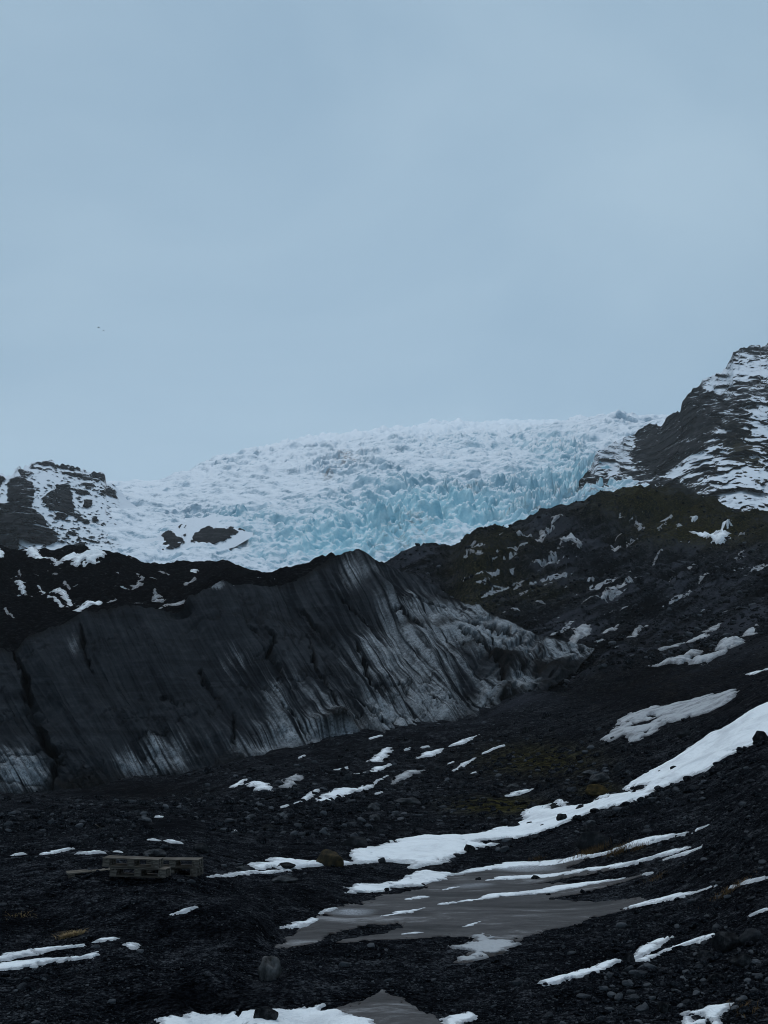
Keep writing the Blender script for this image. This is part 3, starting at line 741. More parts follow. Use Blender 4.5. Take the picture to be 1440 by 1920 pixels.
# ------------------------------------------------------------------ rock cliffs beside the icefall
def cliff_material(name, thr):
    m, nt, b = new_mat(name)
    nz = normal_z(nt)
    n = noise(nt, 0.25, 7, 0.7)
    st = noise(nt, 1.0, 5, 0.6, 0.4, stretched(nt, 0.04, 0.04, 0.5))
    rock = ramp(nt, n, (0.36, (0.006, 0.0063, 0.0076)), (0.52, (0.019, 0.019, 0.0215)), (0.68, (0.062, 0.059, 0.062)))
    rock = mix(nt, maprange(nt, st, 0.45, 0.65, 0, 0.6), rock, (0.0095, 0.0095, 0.0115))
    rock = mix(nt, math_n(nt, 'MULTIPLY', attr(nt, 'moss'), maprange(nt, n, 0.4, 0.6)), rock, (0.05, 0.042, 0.02))
    s = math_n(nt, 'ADD', nz, math_n(nt, 'MULTIPLY', math_n(nt, 'SUBTRACT', noise(nt, 0.16, 8, 0.75), 0.5), 0.8))
    s = math_n(nt, 'ADD', s, attr(nt, 'snow'))
    s = math_n(nt, 'ADD', s, maprange(nt, noise(nt, 1.0, 7, 0.72, 0.8, stretched(nt, 0.16, 0.16, 0.36)), 0.53, 0.63, 0.0, 0.6))
    c = mix(nt, maprange(nt, s, thr, thr+0.05), rock, (0.66, 0.70, 0.76))
    nt.links.new(c, b.inputs['Base Color'])
    b.inputs['Roughness'].default_value = 0.8
    b.inputs['Specular IOR Level'].default_value = 0.0
    bump(nt, b, n, 0.6, 1.5)
    return m

def relief(name, x0, x1, nx, top, bottom, dctrl, rows, shape, mat, label, cat):
    """a rock face: real depth from control points and relief, folded back behind its skyline"""
    x = np.linspace(x0, x1, nx)
    tp = lerp_poly(top, x); bt = lerp_poly(bottom, x)
    f1, f2, rid, _a, _b = worley(x/13, x*0+0.5)
    tp = tp + fbm(x/9, x*0+2.2, 5, 0.6)*4.0 + (R256[rid][:, 2]-0.5)*7.0
    P = np.array(dctrl, float)
    rb = RBF(P[:, :2]/200, P[:, 2], 0.2)
    t = np.linspace(0, 1, rows)
    X_, T_ = np.meshgrid(x, t, indexing='ij')
    Y_ = bt[:, None] + (tp-bt)[:, None]*T_
    d = rb(X_/200, Y_/200)
    wz = HC + (YH-Y_)/F*d; wx = (X_-CX)/F*d
    off, at = shape(X_, Y_, wx, wz, d)
    d = d + off
    wx = (X_-CX)/F*d; wz = HC + (YH-Y_)/F*d
    Pm = np.stack([wx, d, wz], -1)
    bk = []
    for q in (6, 20, 60):                       # the far side of the crest
        e = Pm[:, -1].copy(); e[:, 0] *= 1 + q/e[:, 1]; e[:, 1] += q; e[:, 2] -= (q*0.35)
        bk.append(e)
    Pm = np.concatenate([Pm] + [e[:, None] for e in bk], 1)
    at = {k: np.concatenate([a] + [a[:, -1:]]*3, 1) for k, a in at.items()}
    me = mesh_from(name, Pm, grid_faces(nx, rows+3), at, mat)
    return tag(link(name, me), label, cat, None, 'structure' if cat is None else None)

def terrace(q, riser):
    f = q-np.floor(q)
    return np.clip((f-riser)/(1-riser), 0, 1) - f

def right_shape(px, py, wx, wz, d):
    east = sstep(1270, 1340, px)
    tilt = wz - (0.05+0.5*east)*(wx-150) + 7*fbm(wx/34, wz/26, 4)
    brk = 0.35 + 0.9*sstep(-0.2, 0.3, fbm(wx/22+7, wz/14, 3))
    off = (terrace(tilt/19.0, 0.7)*6.5 + terrace(tilt/6.7+0.3, 0.66)*0.7)*brk
    off = off + fbm(wx/26, wz/40, 5, 0.55)*15 + (ridged(wx/7, wz/30, 4)-0.5)*-5 + fbm(wx/4, wz/4, 5, 0.6)*2.2
    f1, f2, rid, ox, oy = worley(wx/9+fbm(wx/8, wz/8, 2)*0.4, wz/13)
    off = off + (R256[rid][..., 2]-0.5)*15*sstep(0, 0.06, f2-f1)
    f1, f2, rid, ox, oy = worley(wx/3.6+3, wz/5)
    off = off + (R256[rid][..., 2]-0.5)*3.2
    sn = blobs(px, py, [(1345, 720, 26, 26, 0.6), (1420, 690, 50, 24, 0.45), (1310, 860, 40, 14, 0.5), (1280, 890, 30, 10, 0.6), (1425, 800, 24, 40, 0.75), (1400, 900, 60, 40, 0.35), (1360, 900, 14, 30, 0.4), (1150, 800, 60, 30, 0.65), (1145, 845, 40, 40, 0.55), (1190, 800, 30, 16, 0.4),
                         (1130, 860, 24, 30, 0.3), (1380, 700, 40, 14, 0.4), (1420, 930, 60, 24, 0.4), (1350, 950, 60, 14, 0.25)]) \
        - blobs(px, py, [(1290, 790, 34, 50, 0.35), (1230, 850, 34, 34, 0.5), (1330, 800, 40, 40, 0.2), (1210, 830, 14, 30, 0.3)])
    sn = sn*1.0 - 0.30 + 0.5*fbm((wx+wz)/15, (wz-0.6*wx)/10, 5, 0.62)
    gl = seg_dist(px, py, [(1350, 815), (1320, 850), (1260, 890)])
    sn = sn + 0.5*np.exp(-(gl/10)**2)
    moss = blobs(px, py, [(1400, 840, 60, 50, 0.6), (1420, 900, 60, 50, 0.7), (1300, 920, 60, 20, 0.3)])
    return off, {'snow': sn, 'moss': np.clip(moss, 0, 1)}
relief('cliff', 1085, 1900, 330,
       [(1085, 905), (1108, 878), (1118, 850), (1150, 832), (1190, 815), (1200, 800), (1218, 795), (1240, 796), (1255, 778), (1275, 770), (1279, 750), (1292, 735), (1312, 724), (1317, 712), (1335, 706), (1350, 698), (1366, 684), (1377, 657), (1396, 648), (1420, 651), (1440, 645), (1560, 620), (1900, 560)],
       [(1085, 915), (1180, 935), (1250, 960), (1300, 975), (1440, 1010), (1900, 1020)],
       [(1085, 910, 560), (1120, 870, 585), (1190, 820, 640), (1180, 920, 520), (1250, 900, 500), (1255, 780, 600), (1290, 740, 590), (1300, 880, 470), (1300, 960, 410), (1440, 1000, 330), (1440, 900, 400), (1440, 800, 480), (1440, 700, 600), (1440, 645, 760),
        (1370, 670, 700), (1350, 800, 500), (1700, 1000, 330), (1700, 800, 470), (1700, 600, 700), (1900, 1000, 330), (1900, 600, 700)],
       300, right_shape, cliff_material('snowy_basalt', 0.72), 'dark layered basalt cliff with snowy ledges right of the icefall', 'cliff')

DARK = [[(14, 901), (34, 892), (46, 895), (60, 904), (66, 914), (64, 935), (62, 951), (34, 953), (14, 945)],
        [(-200, 930), (0, 942), (27, 942), (62, 953), (80, 965), (89, 985), (108, 999), (115, 1010), (92, 1022), (57, 1015), (37, 1008), (34, 1030), (-200, 1040)],
        [(103, 908), (131, 906), (135, 926), (137, 942), (142, 960), (165, 974), (170, 983), (156, 981), (137, 967), (110, 958), (92, 955), (78, 937), (87, 926), (101, 916)],
        [(172, 967), (183, 969), (188, 985), (174, 985)], [(54, 874), (73, 862), (85, 864), (126, 870), (128, 881), (98, 875), (64, 870)], [(55, 874), (98, 879), (99, 883), (55, 878)], [(108, 882), (149, 887), (186, 900), (190, 905), (147, 896), (115, 888)],
        [(128, 872), (149, 874), (152, 884), (128, 881)], [(165, 890), (176, 883), (196, 888), (200, 905), (183, 897)], [(34, 878), (62, 884), (60, 891), (36, 893)], [(149, 903), (179, 906), (176, 917), (158, 912)], [(181, 919), (206, 914), (217, 919), (220, 933), (202, 928)],
        [(135, 915), (160, 918), (174, 928), (149, 926)], [(156, 935), (172, 935), (176, 948), (158, 950)], [(110, 960), (130, 965), (120, 975), (100, 972)], [(125, 992), (150, 1000), (140, 1003), (125, 1000)], [(140, 1018), (160, 1015), (165, 1028), (140, 1030)], [(-100, 886), (0, 888), (10, 897), (0, 915), (-100, 915)]]
def left_shape(px, py, wx, wz, d):
    jx, jy = fbm(px/11, py/7, 4)*4.5, fbm(px/11+40, py/7, 4)*3.0
    m = np.zeros_like(px)
    for p in DARK:
        m = np.maximum(m, sstep(-1.5, 2.5, sdist(px+jx, py+jy, p)))
    spk = sstep(0.26, 0.36, fbm(px/11, (py-0.25*px)/4.0, 5, 0.62) + 0.16*fbm(px/40, py/30, 2) - 0.04)*sstep(235, 195, px)
    ledge = sstep(0.16, 0.36, fbm(wx/9, (wz-0.12*wx)/1.7, 4, 0.6))
    m = np.clip(m*(1-0.85*ledge) + spk*0.8, 0, 1)
    tilt = wz - 0.15*wx + 4*fbm(wx/20, wz/16, 3)
    off = fbm(wx/30, wz/30, 4)*8 - m*(5 + 3*ridged(wx/4, wz/14, 3) + terrace(tilt/6, 0.6)*4 + fbm(wx/3, wz/3, 3)*1.5)
    return off, {'snow': 0.85 - 1.9*m, 'moss': m*0.0}
relief('rock_peak', -520, 300, 360,
       [(-520, 860), (-200, 875), (-60, 884), (0, 889), (12, 896), (34, 879), (54, 873), (73, 862), (90, 865), (126, 871), (149, 874), (163, 887), (176, 883), (196, 888), (200, 904), (214, 908), (240, 935), (270, 965), (300, 1000)],
       [(-520, 1070), (0, 1060), (150, 1055), (240, 1050), (300, 1030)],
       [(-520, 1060, 400), (-520, 870, 560), (0, 1050, 420), (0, 950, 470), (0, 890, 580), (60, 900, 560), (60, 950, 480), (100, 1010, 450), (120, 950, 530), (75, 865, 640), (190, 890, 650), (200, 960, 560), (150, 1040, 445), (260, 960, 610), (300, 1010, 490), (240, 1040, 445)],
       260, left_shape, cliff_material('snow_dusted_rock', 0.72), 'snowy peak with dark rock bands left of the icefall', 'rock peak')

OUT = [[(306, 998), (320, 994), (346, 1011), (349, 1018), (334, 1026), (304, 1032)], [(356, 1014), (362, 1003), (374, 992), (390, 985), (412, 990), (434, 987), (448, 997), (422, 1015), (392, 1021), (366, 1020)], [(447, 986), (460, 985), (456, 995), (447, 993)], [(335, 985), (345, 982), (338, 993)], [(346, 985), (352, 985), (346, 994)], [(338, 1003), (352, 998), (347, 1008)]]
def out_shape(px, py, wx, wz, d):
    jx, jy = fbm(px/14, py/8, 5, 0.6)*7, fbm(px/14+40, py/8, 5, 0.6)*5
    m = np.zeros_like(px)
    for p in OUT:
        m = np.maximum(m, sstep(-1, 2, sdist(px+jx, py+jy, p)))
    return fbm(wx/14, wz/14, 4)*3 - m*(2.5+1.5*ridged(wx/2.5, wz/8, 3)), {'snow': 0.9-2.0*m, 'moss': m*0}
relief('rock_outcrop', 292, 474, 150, [(292, 1010), (304, 990), (316, 981), (345, 975), (372, 969), (400, 965), (436, 969), (452, 978), (466, 985), (474, 992)], [(292, 1044), (350, 1042), (400, 1036), (440, 1026), (474, 1006)],
       [(x, y, float(np.exp(ICE.hit([x], [y], math.log(380), math.log(900))[0, 1])) + k) for x, y, k in ((292, 1044, 6), (330, 1042, 5), (380, 1038, 5), (440, 1026, 5), (474, 1006, 6), (292, 1010, 6), (310, 988, 5), (345, 976, 5), (400, 966, 5), (450, 979, 5), (474, 992, 6), (320, 1010, -6), (340, 1000, -7), (380, 1005, -8), (420, 1000, -8), (440, 995, -5), (400, 985, -7), (360, 985, -6), (395, 1018, -4), (330, 1025, -4))],
       90, out_shape, bpy.data.materials['snow_dusted_rock'], 'black rock outcrop capped with snow on the lower left of the icefall', 'rock outcrop')

# ------------------------------------------------------------------ snow lying on the ground, each patch a sheet with its own thickness
def strip(pts, w):
    """outline of a tapering band along a line; w may be one width or one for each point"""
    p = np.array(pts, float); n = len(p)
    w = np.full(n, w, float) if np.isscalar(w) else np.array(w, float)
    t = np.gradient(p, axis=0); t /= np.linalg.norm(t, axis=1, keepdims=True)
    nrm = np.stack([-t[:, 1], t[:, 0]], 1)
    w = w.copy(); w[0] *= 0.35; w[-1] *= 0.35
    return np.concatenate([p + nrm*w[:, None]/2, (p - nrm*w[:, None]/2)[::-1]]).tolist()

ALL_PATCH = []
SCRAPS = []
def lay(name, poly, label, cat, mat, group=None, field=None, v0=math.log(8), v1=math.log(245), thick=1.0, holes=(), ragged=1.0, pale=None):
    f = field or GROUND
    if f is GROUND: ALL_PATCH.append((poly, holes))
    # more outline points, so that the edge follows the ground
    def dense(poly):
        q = []
        for a, b_ in zip(poly, poly[1:] + poly[:1]):
            k = max(1, int(math.hypot(b_[0]-a[0], b_[1]-a[1])/14))
            for i in range(k): q.append((a[0]+(b_[0]-a[0])*i/k, a[1]+(b_[1]-a[1])*i/k))
        q = np.array(q)
        h = f.hit(q[:, 0], q[:, 1], v0, v1)
        return h, np.stack([h[:, 0]*np.exp(h[:, 1]), np.exp(h[:, 1])], 1)
    h, w = dense(list(poly))
    md = np.exp(np.median(h[:, 1]))
    size = math.sqrt(abs(0.5*np.sum(w[:, 0]*np.roll(w[:, 1], -1) - w[:, 1]*np.roll(w[:, 0], -1))))
    ext = np.ptp(h[:, 0])
    du = max(0.00095, ext/340)
    pad = 0.012
    uu = np.arange(h[:, 0].min()-pad*0.4, h[:, 0].max()+pad*0.4+du, du)
    dv = max(du*1.5, np.ptp(h[:, 1])/300)
    vv = np.arange(h[:, 1].min()-pad, h[:, 1].max()+pad+dv, dv)
    u, v = np.meshgrid(uu, vv, indexing='ij')
    d = np.exp(v); X, Y = u*d, d
    sd = sdist(X, Y, w)
    for hp in holes:
        _, hw = dense(list(hp))
        sd = np.minimum(sd, -sdist(X, Y, hw))
    per = np.hypot(*(np.roll(w, -1, 0)-w).T).sum()
    am = min(0.0095*md*ragged, 0.75*size*size/per)
    sd = sd + fbm(X/(am*5), Y/(am*5), 6, 0.66)*am*1.5
    sd = sd - am*(0.45 if md > 90 else 0.3) - sstep(0.18, 0.5, fbm(X/(am*2.2)+5, Y/(am*4.5), 4, 0.62))*am*1.3
    if mat is M_OLD: sd = sd - sstep(0.12, 0.45, fbm(X/(am*3)+9, Y/(am*6), 4, 0.6))*am*1.6
    rim = 0.0065*md
    lift = (0.003 if mat is M_SLUSH else 0.0052)*md**0.5
    z = f.z(u, v) + np.where(sd > 0, thick*0.0020*md*(1-np.exp(-np.maximum(sd, 0)/(rim*1.2)))+lift, sd*0.6 + lift)
    z = z + np.where(sd > 0, fbm(X/(md*0.05), Y/(md*0.05), 3)*0.0008*md*thick, 0)
    keep = sd > -rim*0.6
    keep_f = grid_faces(*u.shape, keep)
    if len(keep_f) == 0:
        print('EMPTY PATCH', label); return None
    at = {'edge': np.clip(sd/(rim*1.5), 0, 1)}
    if pale is not None:
        ppx, ppy = pix(X, Y, z)
        at['pale'] = np.clip(blobs(ppx, ppy, pale) + 0.25*fbm(X*0.6, Y*0.6, 4), 0, 1)
    Vv, ff, at = compact(np.stack([X, Y, z], -1).reshape(-1, 3), keep_f, at)
    return tag(link(name, mesh_from(name, Vv, ff, at, mat)), label, cat, group)

lay('pond_ice', POND, 'grey slushy pond ice spread across the middle of the black gravel', 'pond ice', M_SLUSH, thick=0.25, ragged=0.7, pale=[(660, 1710, 60, 10, 0.5), (980, 1625, 80, 12, 0.6), (880, 1660, 60, 8, 0.4), (560, 1765, 40, 8, 0.4)])
lay('pond_ice', [(612, 1897), (660, 1884), (715, 1861), (745, 1872), (775, 1886), (830, 1916), (845, 1935), (690, 1935), (650, 1905)], 'grey slushy ice in the hollow at the bottom edge of the picture', 'pond ice', M_SLUSH, thick=0.25, ragged=0.6, pale=[(640, 1895, 20, 6, 0.4)])

lay('snow_patch', [(884, 1757), (905, 1752), (936, 1758), (962, 1772), (985, 1772), (945, 1786), (905, 1800), (872, 1807), (824, 1812), (868, 1799), (884, 1790), (838, 1786), (836, 1779), (868, 1778), (886, 1772)], 'pale frosted snow patch on the lower shore of the pond', 'snow patch', M_OLD, thick=0.8, ragged=0.8)
DRIFT = [(1560, 1250), (1440, 1322), (1419, 1332), (1332, 1380), (1282, 1418), (1215, 1453), (1169, 1480), (1175, 1488), (1123, 1493), (1100, 1507), (1048, 1505), (1044, 1516), (1007, 1518), (980, 1526), (977, 1539), (961, 1549), (907, 1560), (869, 1566),
         (782, 1569), (724, 1579), (695, 1587), (649, 1596), (646, 1612), (590, 1613), (541, 1611), (520, 1609), (470, 1622), (445, 1632), (474, 1634), (587, 1626), (653, 1620), (707, 1618), (766, 1618), (778, 1630), (797, 1626), (837, 1617),
         (898, 1595), (965, 1570), (1027, 1557), (1107, 1524), (1202, 1499), (1257, 1470), (1327, 1443), (1365, 1416), (1423, 1391), (1440, 1378), (1560, 1310)]
lay('snow_drift', DRIFT, 'long white snow drift sweeping down the right slope towards the pallets', 'snow drift', M_SNOW, holes=[[(1182, 1478), (1200, 1473), (1216, 1474), (1206, 1483), (1188, 1486)], [(905, 1578), (940, 1572), (935, 1580), (908, 1584)]])
lay('snow_drift', [(1127, 1392), (1148, 1368), (1157, 1349), (1198, 1332), (1282, 1318), (1340, 1305), (1390, 1298), (1386, 1306), (1340, 1332), (1302, 1345), (1257, 1360), (1198, 1382), (1148, 1394)],
    'broad grey wind carved snow bank above the long drift on the right', 'snow drift', M_OLD, holes=[[(1190, 1358), (1206, 1350), (1222, 1352), (1212, 1362)]])
SN = 'snow_patch'
def P(poly, label, mat=M_SNOW, group=None, **kw): return lay(SN, poly, label, 'snow patch', mat, group, **kw)
def B(pts, w, label, mat=M_SNOW, group=None, **kw): return lay(SN, strip(pts, w), label, 'snow patch', mat, group, **kw)
B([(800, 1640), (850, 1640), (930, 1626), (1030, 1619), (1090, 1608), (1150, 1596), (1200, 1581), (1260, 1566), (1300, 1558), (1342, 1541)], [4, 7, 9, 10, 9, 9, 8, 7, 5, 4], 'uppermost snow strip on the pond, passing below the grassy boulder')
B([(895, 1654), (932, 1649), (1019, 1645), (1111, 1632), (1194, 1618), (1257, 1600), (1325, 1581)], [4, 6, 8, 8, 7, 6, 3], 'second snow strip on the right of the pond, below the grassy boulder')
B([(1244, 1613), (1286, 1602), (1316, 1592)], [5, 6, 3], 'short snow dash just under the end of the second pond strip')
B([(826, 1698), (880, 1690), (932, 1682), (1023, 1671), (1111, 1657), (1222, 1639)], [4, 6, 9, 9, 8, 4], 'long snow strip crossing the middle of the grey pond ice')
B([(1170, 1703), (1227, 1690), (1290, 1675), (1344, 1662)], [4, 8, 7, 4], 'snow strip at the right tip of the grey pond')
B([(1370, 1664), (1410, 1656), (1450, 1648)], 4, 'thin snow line beside the right picture edge above the pond tip')
B([(1404, 1713), (1425, 1706), (1450, 1702)], [4, 6, 6], 'small snow dash at the right picture edge below the pond tip')
P([(632, 1676), (655, 1664), (690, 1658), (740, 1652), (766, 1640), (800, 1632), (850, 1638), (840, 1650), (800, 1658), (750, 1664), (690, 1674)], 'flat snow tongue at the upper left shore of the pond')
B([(706, 1722), (740, 1716), (775, 1711), (802, 1704)], [3, 7, 7, 4], 'slim snow bar on the left half of the pond ice')
P([(525, 1739), (548, 1729), (585, 1722), (598, 1724), (590, 1731), (556, 1739)], 'white snow tip at the far left shore of the pond')
B([(600, 1712), (612, 1706), (632, 1703)], [5, 8, 5], 'small snow scrap hooked round the left pond shore')
B([(752, 1755), (775, 1753), (797, 1751)], 4, 'thin snow dash near the lower pond shore beside the black gravel spit')
B([(860, 1743), (885, 1736), (906, 1730)], [3, 6, 5], 'small broken snow dash in the lower middle of the pond')
B([(755, 1690), (780, 1686), (808, 1684)], [3, 6, 4], 'small oval snow spot on the pond above the slim bar', group=None)
B([(826, 1672), (842, 1667), (864, 1664)], [3, 5, 4], 'tiny snow spot on the upper middle of the pond')
B([(388, 1643), (420, 1640), (480, 1636), (545, 1632)], [3, 4, 5, 3], 'thin white snow line right of the wooden pallets')
P([(1005, 1843), (1040, 1835), (1085, 1818), (1120, 1808), (1165, 1796), (1168, 1806), (1130, 1822), (1095, 1832), (1075, 1842), (1030, 1846)], 'snow patch left of the square dark rock in the lower right')
B([(1176, 1800), (1205, 1785), (1230, 1775), (1258, 1763)], [8, 13, 12, 6], 'snow bar running up right behind the square dark rock')
B([(1192, 1801), (1212, 1796), (1232, 1789)], [8, 10, 5], 'short snow scrap right of the square dark rock')
B([(1236, 1787), (1280, 1772), (1310, 1763), (1345, 1749)], [4, 6, 9, 7], 'snow sliver leading up to the pile of rocks at the lower right')
P([(1274, 1894), (1292, 1886), (1310, 1889), (1326, 1879), (1345, 1876), (1378, 1876), (1368, 1886), (1352, 1902), (1352, 1935), (1334, 1935), (1330, 1912), (1304, 1918), (1300, 1935), (1284, 1935)], 'forked snow patch in the lower right corner', holes=[[(1298, 1900), (1316, 1896), (1315, 1906), (1300, 1912)]])
P([(828, 1912), (850, 1902), (880, 1894), (896, 1898), (892, 1906), (872, 1914), (858, 1935), (838, 1935)], 'small snow patch on the bottom edge, right of centre')
P([(298, 1912), (350, 1904), (424, 1903), (440, 1897), (480, 1896), (540, 1893), (610, 1884), (606, 1894), (634, 1894), (660, 1906), (705, 1918), (720, 1940), (300, 1940)], 'white snow strip along the bottom edge around a black rock')
P([(-60, 1812), (0, 1797), (65, 1787), (165, 1769), (166, 1773), (110, 1783), (60, 1796), (0, 1806), (-60, 1822)], 'upper of the two snow strips at the lower left picture edge')
P([(-60, 1832), (0, 1809), (60, 1803), (100, 1797), (155, 1793), (185, 1785), (184, 1797), (140, 1802), (90, 1808), (75, 1812), (40, 1821), (0, 1824), (-60, 1842)], 'lower and wider snow strip at the lower left picture edge')
P([(176, 1763), (190, 1756), (220, 1754), (212, 1759), (190, 1764)], 'small snow spot above the end of the left snow strips')
P([(231, 1772), (245, 1766), (259, 1767), (258, 1779), (246, 1783)], 'small roundish snow spot alone on the black sand, lower left')
B([(322, 1712), (345, 1708), (368, 1704)], [3, 4, 3], 'thin snow dash on black sand below the pallets')
SL = 'thin snow dashes on the stony ground behind the pallets'
SLL = 'thin snow dash on the stony ground left of or behind the pallets'
for pts, w in [([(73, 1599), (105, 1595), (136, 1592)], 3), ([(142, 1600), (165, 1602), (197, 1602)], [4, 6, 3]), ([(278, 1576), (298, 1577)], 6), ([(309, 1576), (322, 1580), (342, 1584)], [6, 5, 3]), ([(24, 1603), (47, 1600)], 3), ([(214, 1598), (228, 1598)], 4), ([(292, 1533), (304, 1534)], 4), ([(428, 1557), (442, 1557)], 4)]:
    o = B(pts, w, SLL, group=SL)
    if o: SCRAPS.append((o, pts[0][0], pts[0][1], 'thin snow dash'))
P([(586, 1497), (604, 1487), (640, 1479), (665, 1476), (700, 1468), (726, 1458), (706, 1470), (672, 1486), (640, 1492), (620, 1498)], 'longest white snow patch on the rubble below the ice front')
B([(554, 1503), (578, 1492), (603, 1478)], [5, 8, 5], 'snow strip touching the left of the longest rubble patch')
P([(686, 1428), (705, 1415), (722, 1407), (738, 1407), (730, 1416), (714, 1427)], 'white wedge of snow on the rubble just under the ice front')
B([(680, 1447), (706, 1439), (734, 1431)], [4, 8, 5], 'snow bar between the white wedge and the longest rubble patch')
P([(727, 1472), (745, 1458), (775, 1442), (798, 1440), (790, 1450), (768, 1461), (745, 1470)], 'grey leaf shaped old snow patch in the middle of the rubble', M_OLD)
B([(780, 1418), (812, 1408), (838, 1397)], [4, 9, 5], 'snow bar below the right end of the ice front')
B([(843, 1395), (868, 1388), (897, 1378)], [5, 7, 4], 'upper snow bar below the right end of the ice front')
B([(847, 1443), (868, 1432), (890, 1421)], [3, 6, 4], 'slim slanting snow line on the brown rubble, right of centre')
B([(902, 1413), (922, 1407), (948, 1401)], 3.5, 'faint snow line on the brown rubble above the slim slanting one')
B([(947, 1493), (970, 1489), (998, 1482)], [5, 7, 6], 'small white snow bar beside the green moss')
P([(427, 1478), (440, 1466), (462, 1458), (456, 1472), (440, 1480)], 'leftmost snow scrap on the rubble below the ice front')
P([(462, 1476), (485, 1471), (510, 1476), (512, 1482), (490, 1481), (476, 1482)], 'second snow scrap from the left on the rubble below the ice front')
P([(522, 1476), (534, 1464), (556, 1456), (572, 1461), (562, 1468), (544, 1476)], 'grey snow scrap on the rubble, third from the left', M_OLD)
SR = 'crumbs of snow in the rubble below the ice'
for pts, w in [([(627, 1443), (652, 1437)], 6), ([(472, 1506), (484, 1502)], 5), ([(500, 1508), (510, 1504)], 5), ([(528, 1510), (540, 1506)], 6), ([(662, 1452), (674, 1449)], 4), ([(705, 1492), (716, 1490)], 4), ([(755, 1412), (770, 1408)], 3.5), ([(790, 1404), (804, 1400)], 4), ([(840, 1430), (850, 1425)], 3), ([(884, 1450), (892, 1448)], 4), ([(820, 1480), (832, 1478)], 3), ([(694, 1385), (716, 1382)], 7), ([(560, 1420), (572, 1417)], 4)]:
    o = B(pts, w, 'crumb of snow caught in the dark rubble below the ice', group=SR)
    if o: SCRAPS.append((o, pts[0][0], pts[0][1], 'crumb of snow'))
# on the hill to the right
P([(964, 1018), (977, 1001), (1007, 997), (1035, 983), (1060, 971), (1058, 977), (1032, 994), (1008, 1004), (982, 1016)], 'slanting snow tongue on the left flank of the mossy hill', M_OLD)
P([(1048, 1023), (1050, 1009), (1077, 1009), (1090, 1000), (1095, 1018), (1088, 1041), (1075, 1036), (1070, 1028), (1056, 1038), (1038, 1060), (1018, 1072), (1024, 1058), (1000, 1063), (995, 1055), (1027, 1047), (1050, 1031)], 'largest branching snow patch on the hill right of the ice front', M_OLD)
P([(1139, 1031), (1152, 1018), (1170, 1010), (1162, 1026)], 'wedge of snow in the middle of the dark hillside', M_OLD)
B([(1172, 1010), (1188, 1003), (1203, 994)], [7, 9, 5], 'snow bar just above the wedge on the dark hillside', M_OLD)
P([(1154, 998), (1160, 988), (1173, 979), (1172, 988), (1164, 998)], 'small upright snow scrap above the hillside wedge', M_OLD)
P([(1294, 1004), (1323, 1000), (1345, 999), (1352, 992), (1372, 991), (1370, 1005), (1355, 1012), (1338, 1013), (1315, 1009)], 'bright snow patch on the mossy shoulder near the right edge')
B([(1190, 958), (1200, 970), (1211, 980)], [7, 9, 6], 'snow scrap near the top of the mossy hill', M_OLD)
B([(1296, 989), (1304, 984), (1313, 979)], [5, 8, 5], 'tiny snow spot above the bright shoulder patch')
B([(1090, 1146), (1120, 1136), (1148, 1126), (1175, 1108), (1196, 1092)], [4, 6, 9, 12, 7], 'long snow streak in the lower hillside scree', M_OLD)
B([(1171, 1139), (1188, 1129), (1204, 1119)], [5, 8, 5], 'short snow streak right of the long scree streak', M_OLD)
B([(1242, 1093), (1275, 1074), (1304, 1058)], [4, 5, 5], 'thin snow streak on the upper right scree', M_OLD)
B([(953, 1100), (970, 1087), (988, 1073)], [6, 9, 6], 'snow streak at the left foot of the mossy hill', M_OLD)
B([(880, 1048), (893, 1046), (908, 1040)], [4, 7, 4], 'low snow scrap on the left end of the mossy hill', M_OLD)
P([(882, 1020), (890, 1014), (896, 1022), (906, 1028), (898, 1031), (888, 1026)], 'upper snow scrap on the left end of the mossy hill', M_OLD)
HS = 'small snow scraps on the hillside scree'
for pts, w in [([(1311, 1100), (1331, 1090)], 5), ([(1280, 1130), (1295, 1119)], 6), ([(1368, 1050), (1395, 1034)], 4), ([(1005, 1140), (1025, 1137)], 6), ([(1228, 1108), (1240, 1100)], 4), ([(1020, 1095), (1038, 1085)], 4), ([(1110, 1100), (1122, 1092)], 4), ([(1220, 1038), (1240, 1026)], 5), ([(1270, 1034), (1288, 1028)], 4), ([(1420, 1044), (1440, 1036)], 4), ([(1235, 985), (1250, 978)], 5), ([(975, 1118), (990, 1110)], 5), ([(1325, 1008), (1334, 1004)], 4), ([(1385, 1006), (1396, 1003)], 5)]:
    o = B(pts, w, 'small snow scrap among the scree of the right hillside', M_OLD, HS)
    if o: SCRAPS.append((o, pts[0][0], pts[0][1], 'small snow scrap'))
B([(1209, 1233), (1245, 1219), (1273, 1209), (1300, 1198), (1323, 1188), (1362, 1166)], [3, 5, 8, 9, 12, 4], 'slanting snow ramp above the grey ice tongue on the right', M_OLD)
P([(1222, 1252), (1273, 1234), (1300, 1215), (1309, 1216), (1316, 1233), (1338, 1226), (1352, 1200), (1386, 1196), (1398, 1176), (1428, 1169), (1420, 1188), (1382, 1213), (1345, 1232), (1319, 1243), (1280, 1244)], 'lumpy grey ice tongue on the slope near the right edge', M_OLD, thick=2.5)
P([(1054, 1204), (1073, 1184), (1092, 1174), (1108, 1172), (1107, 1192), (1078, 1204)], 'grey snow slab right of the tip of the ice front', M_OLD, thick=1.5)
P([(1114, 1187), (1134, 1180), (1170, 1169), (1156, 1184), (1135, 1188)], 'second grey snow slab right of the ice tip', M_OLD, thick=1.5)
B([(1168, 1196), (1185, 1192), (1215, 1174)], [7, 10, 6], 'dull snow streak in the gully right of the ice tip', M_OLD)
B([(1400, 1262), (1424, 1258), (1450, 1255)], [5, 8, 8], 'bright snow scrap by the right edge above the drifts')
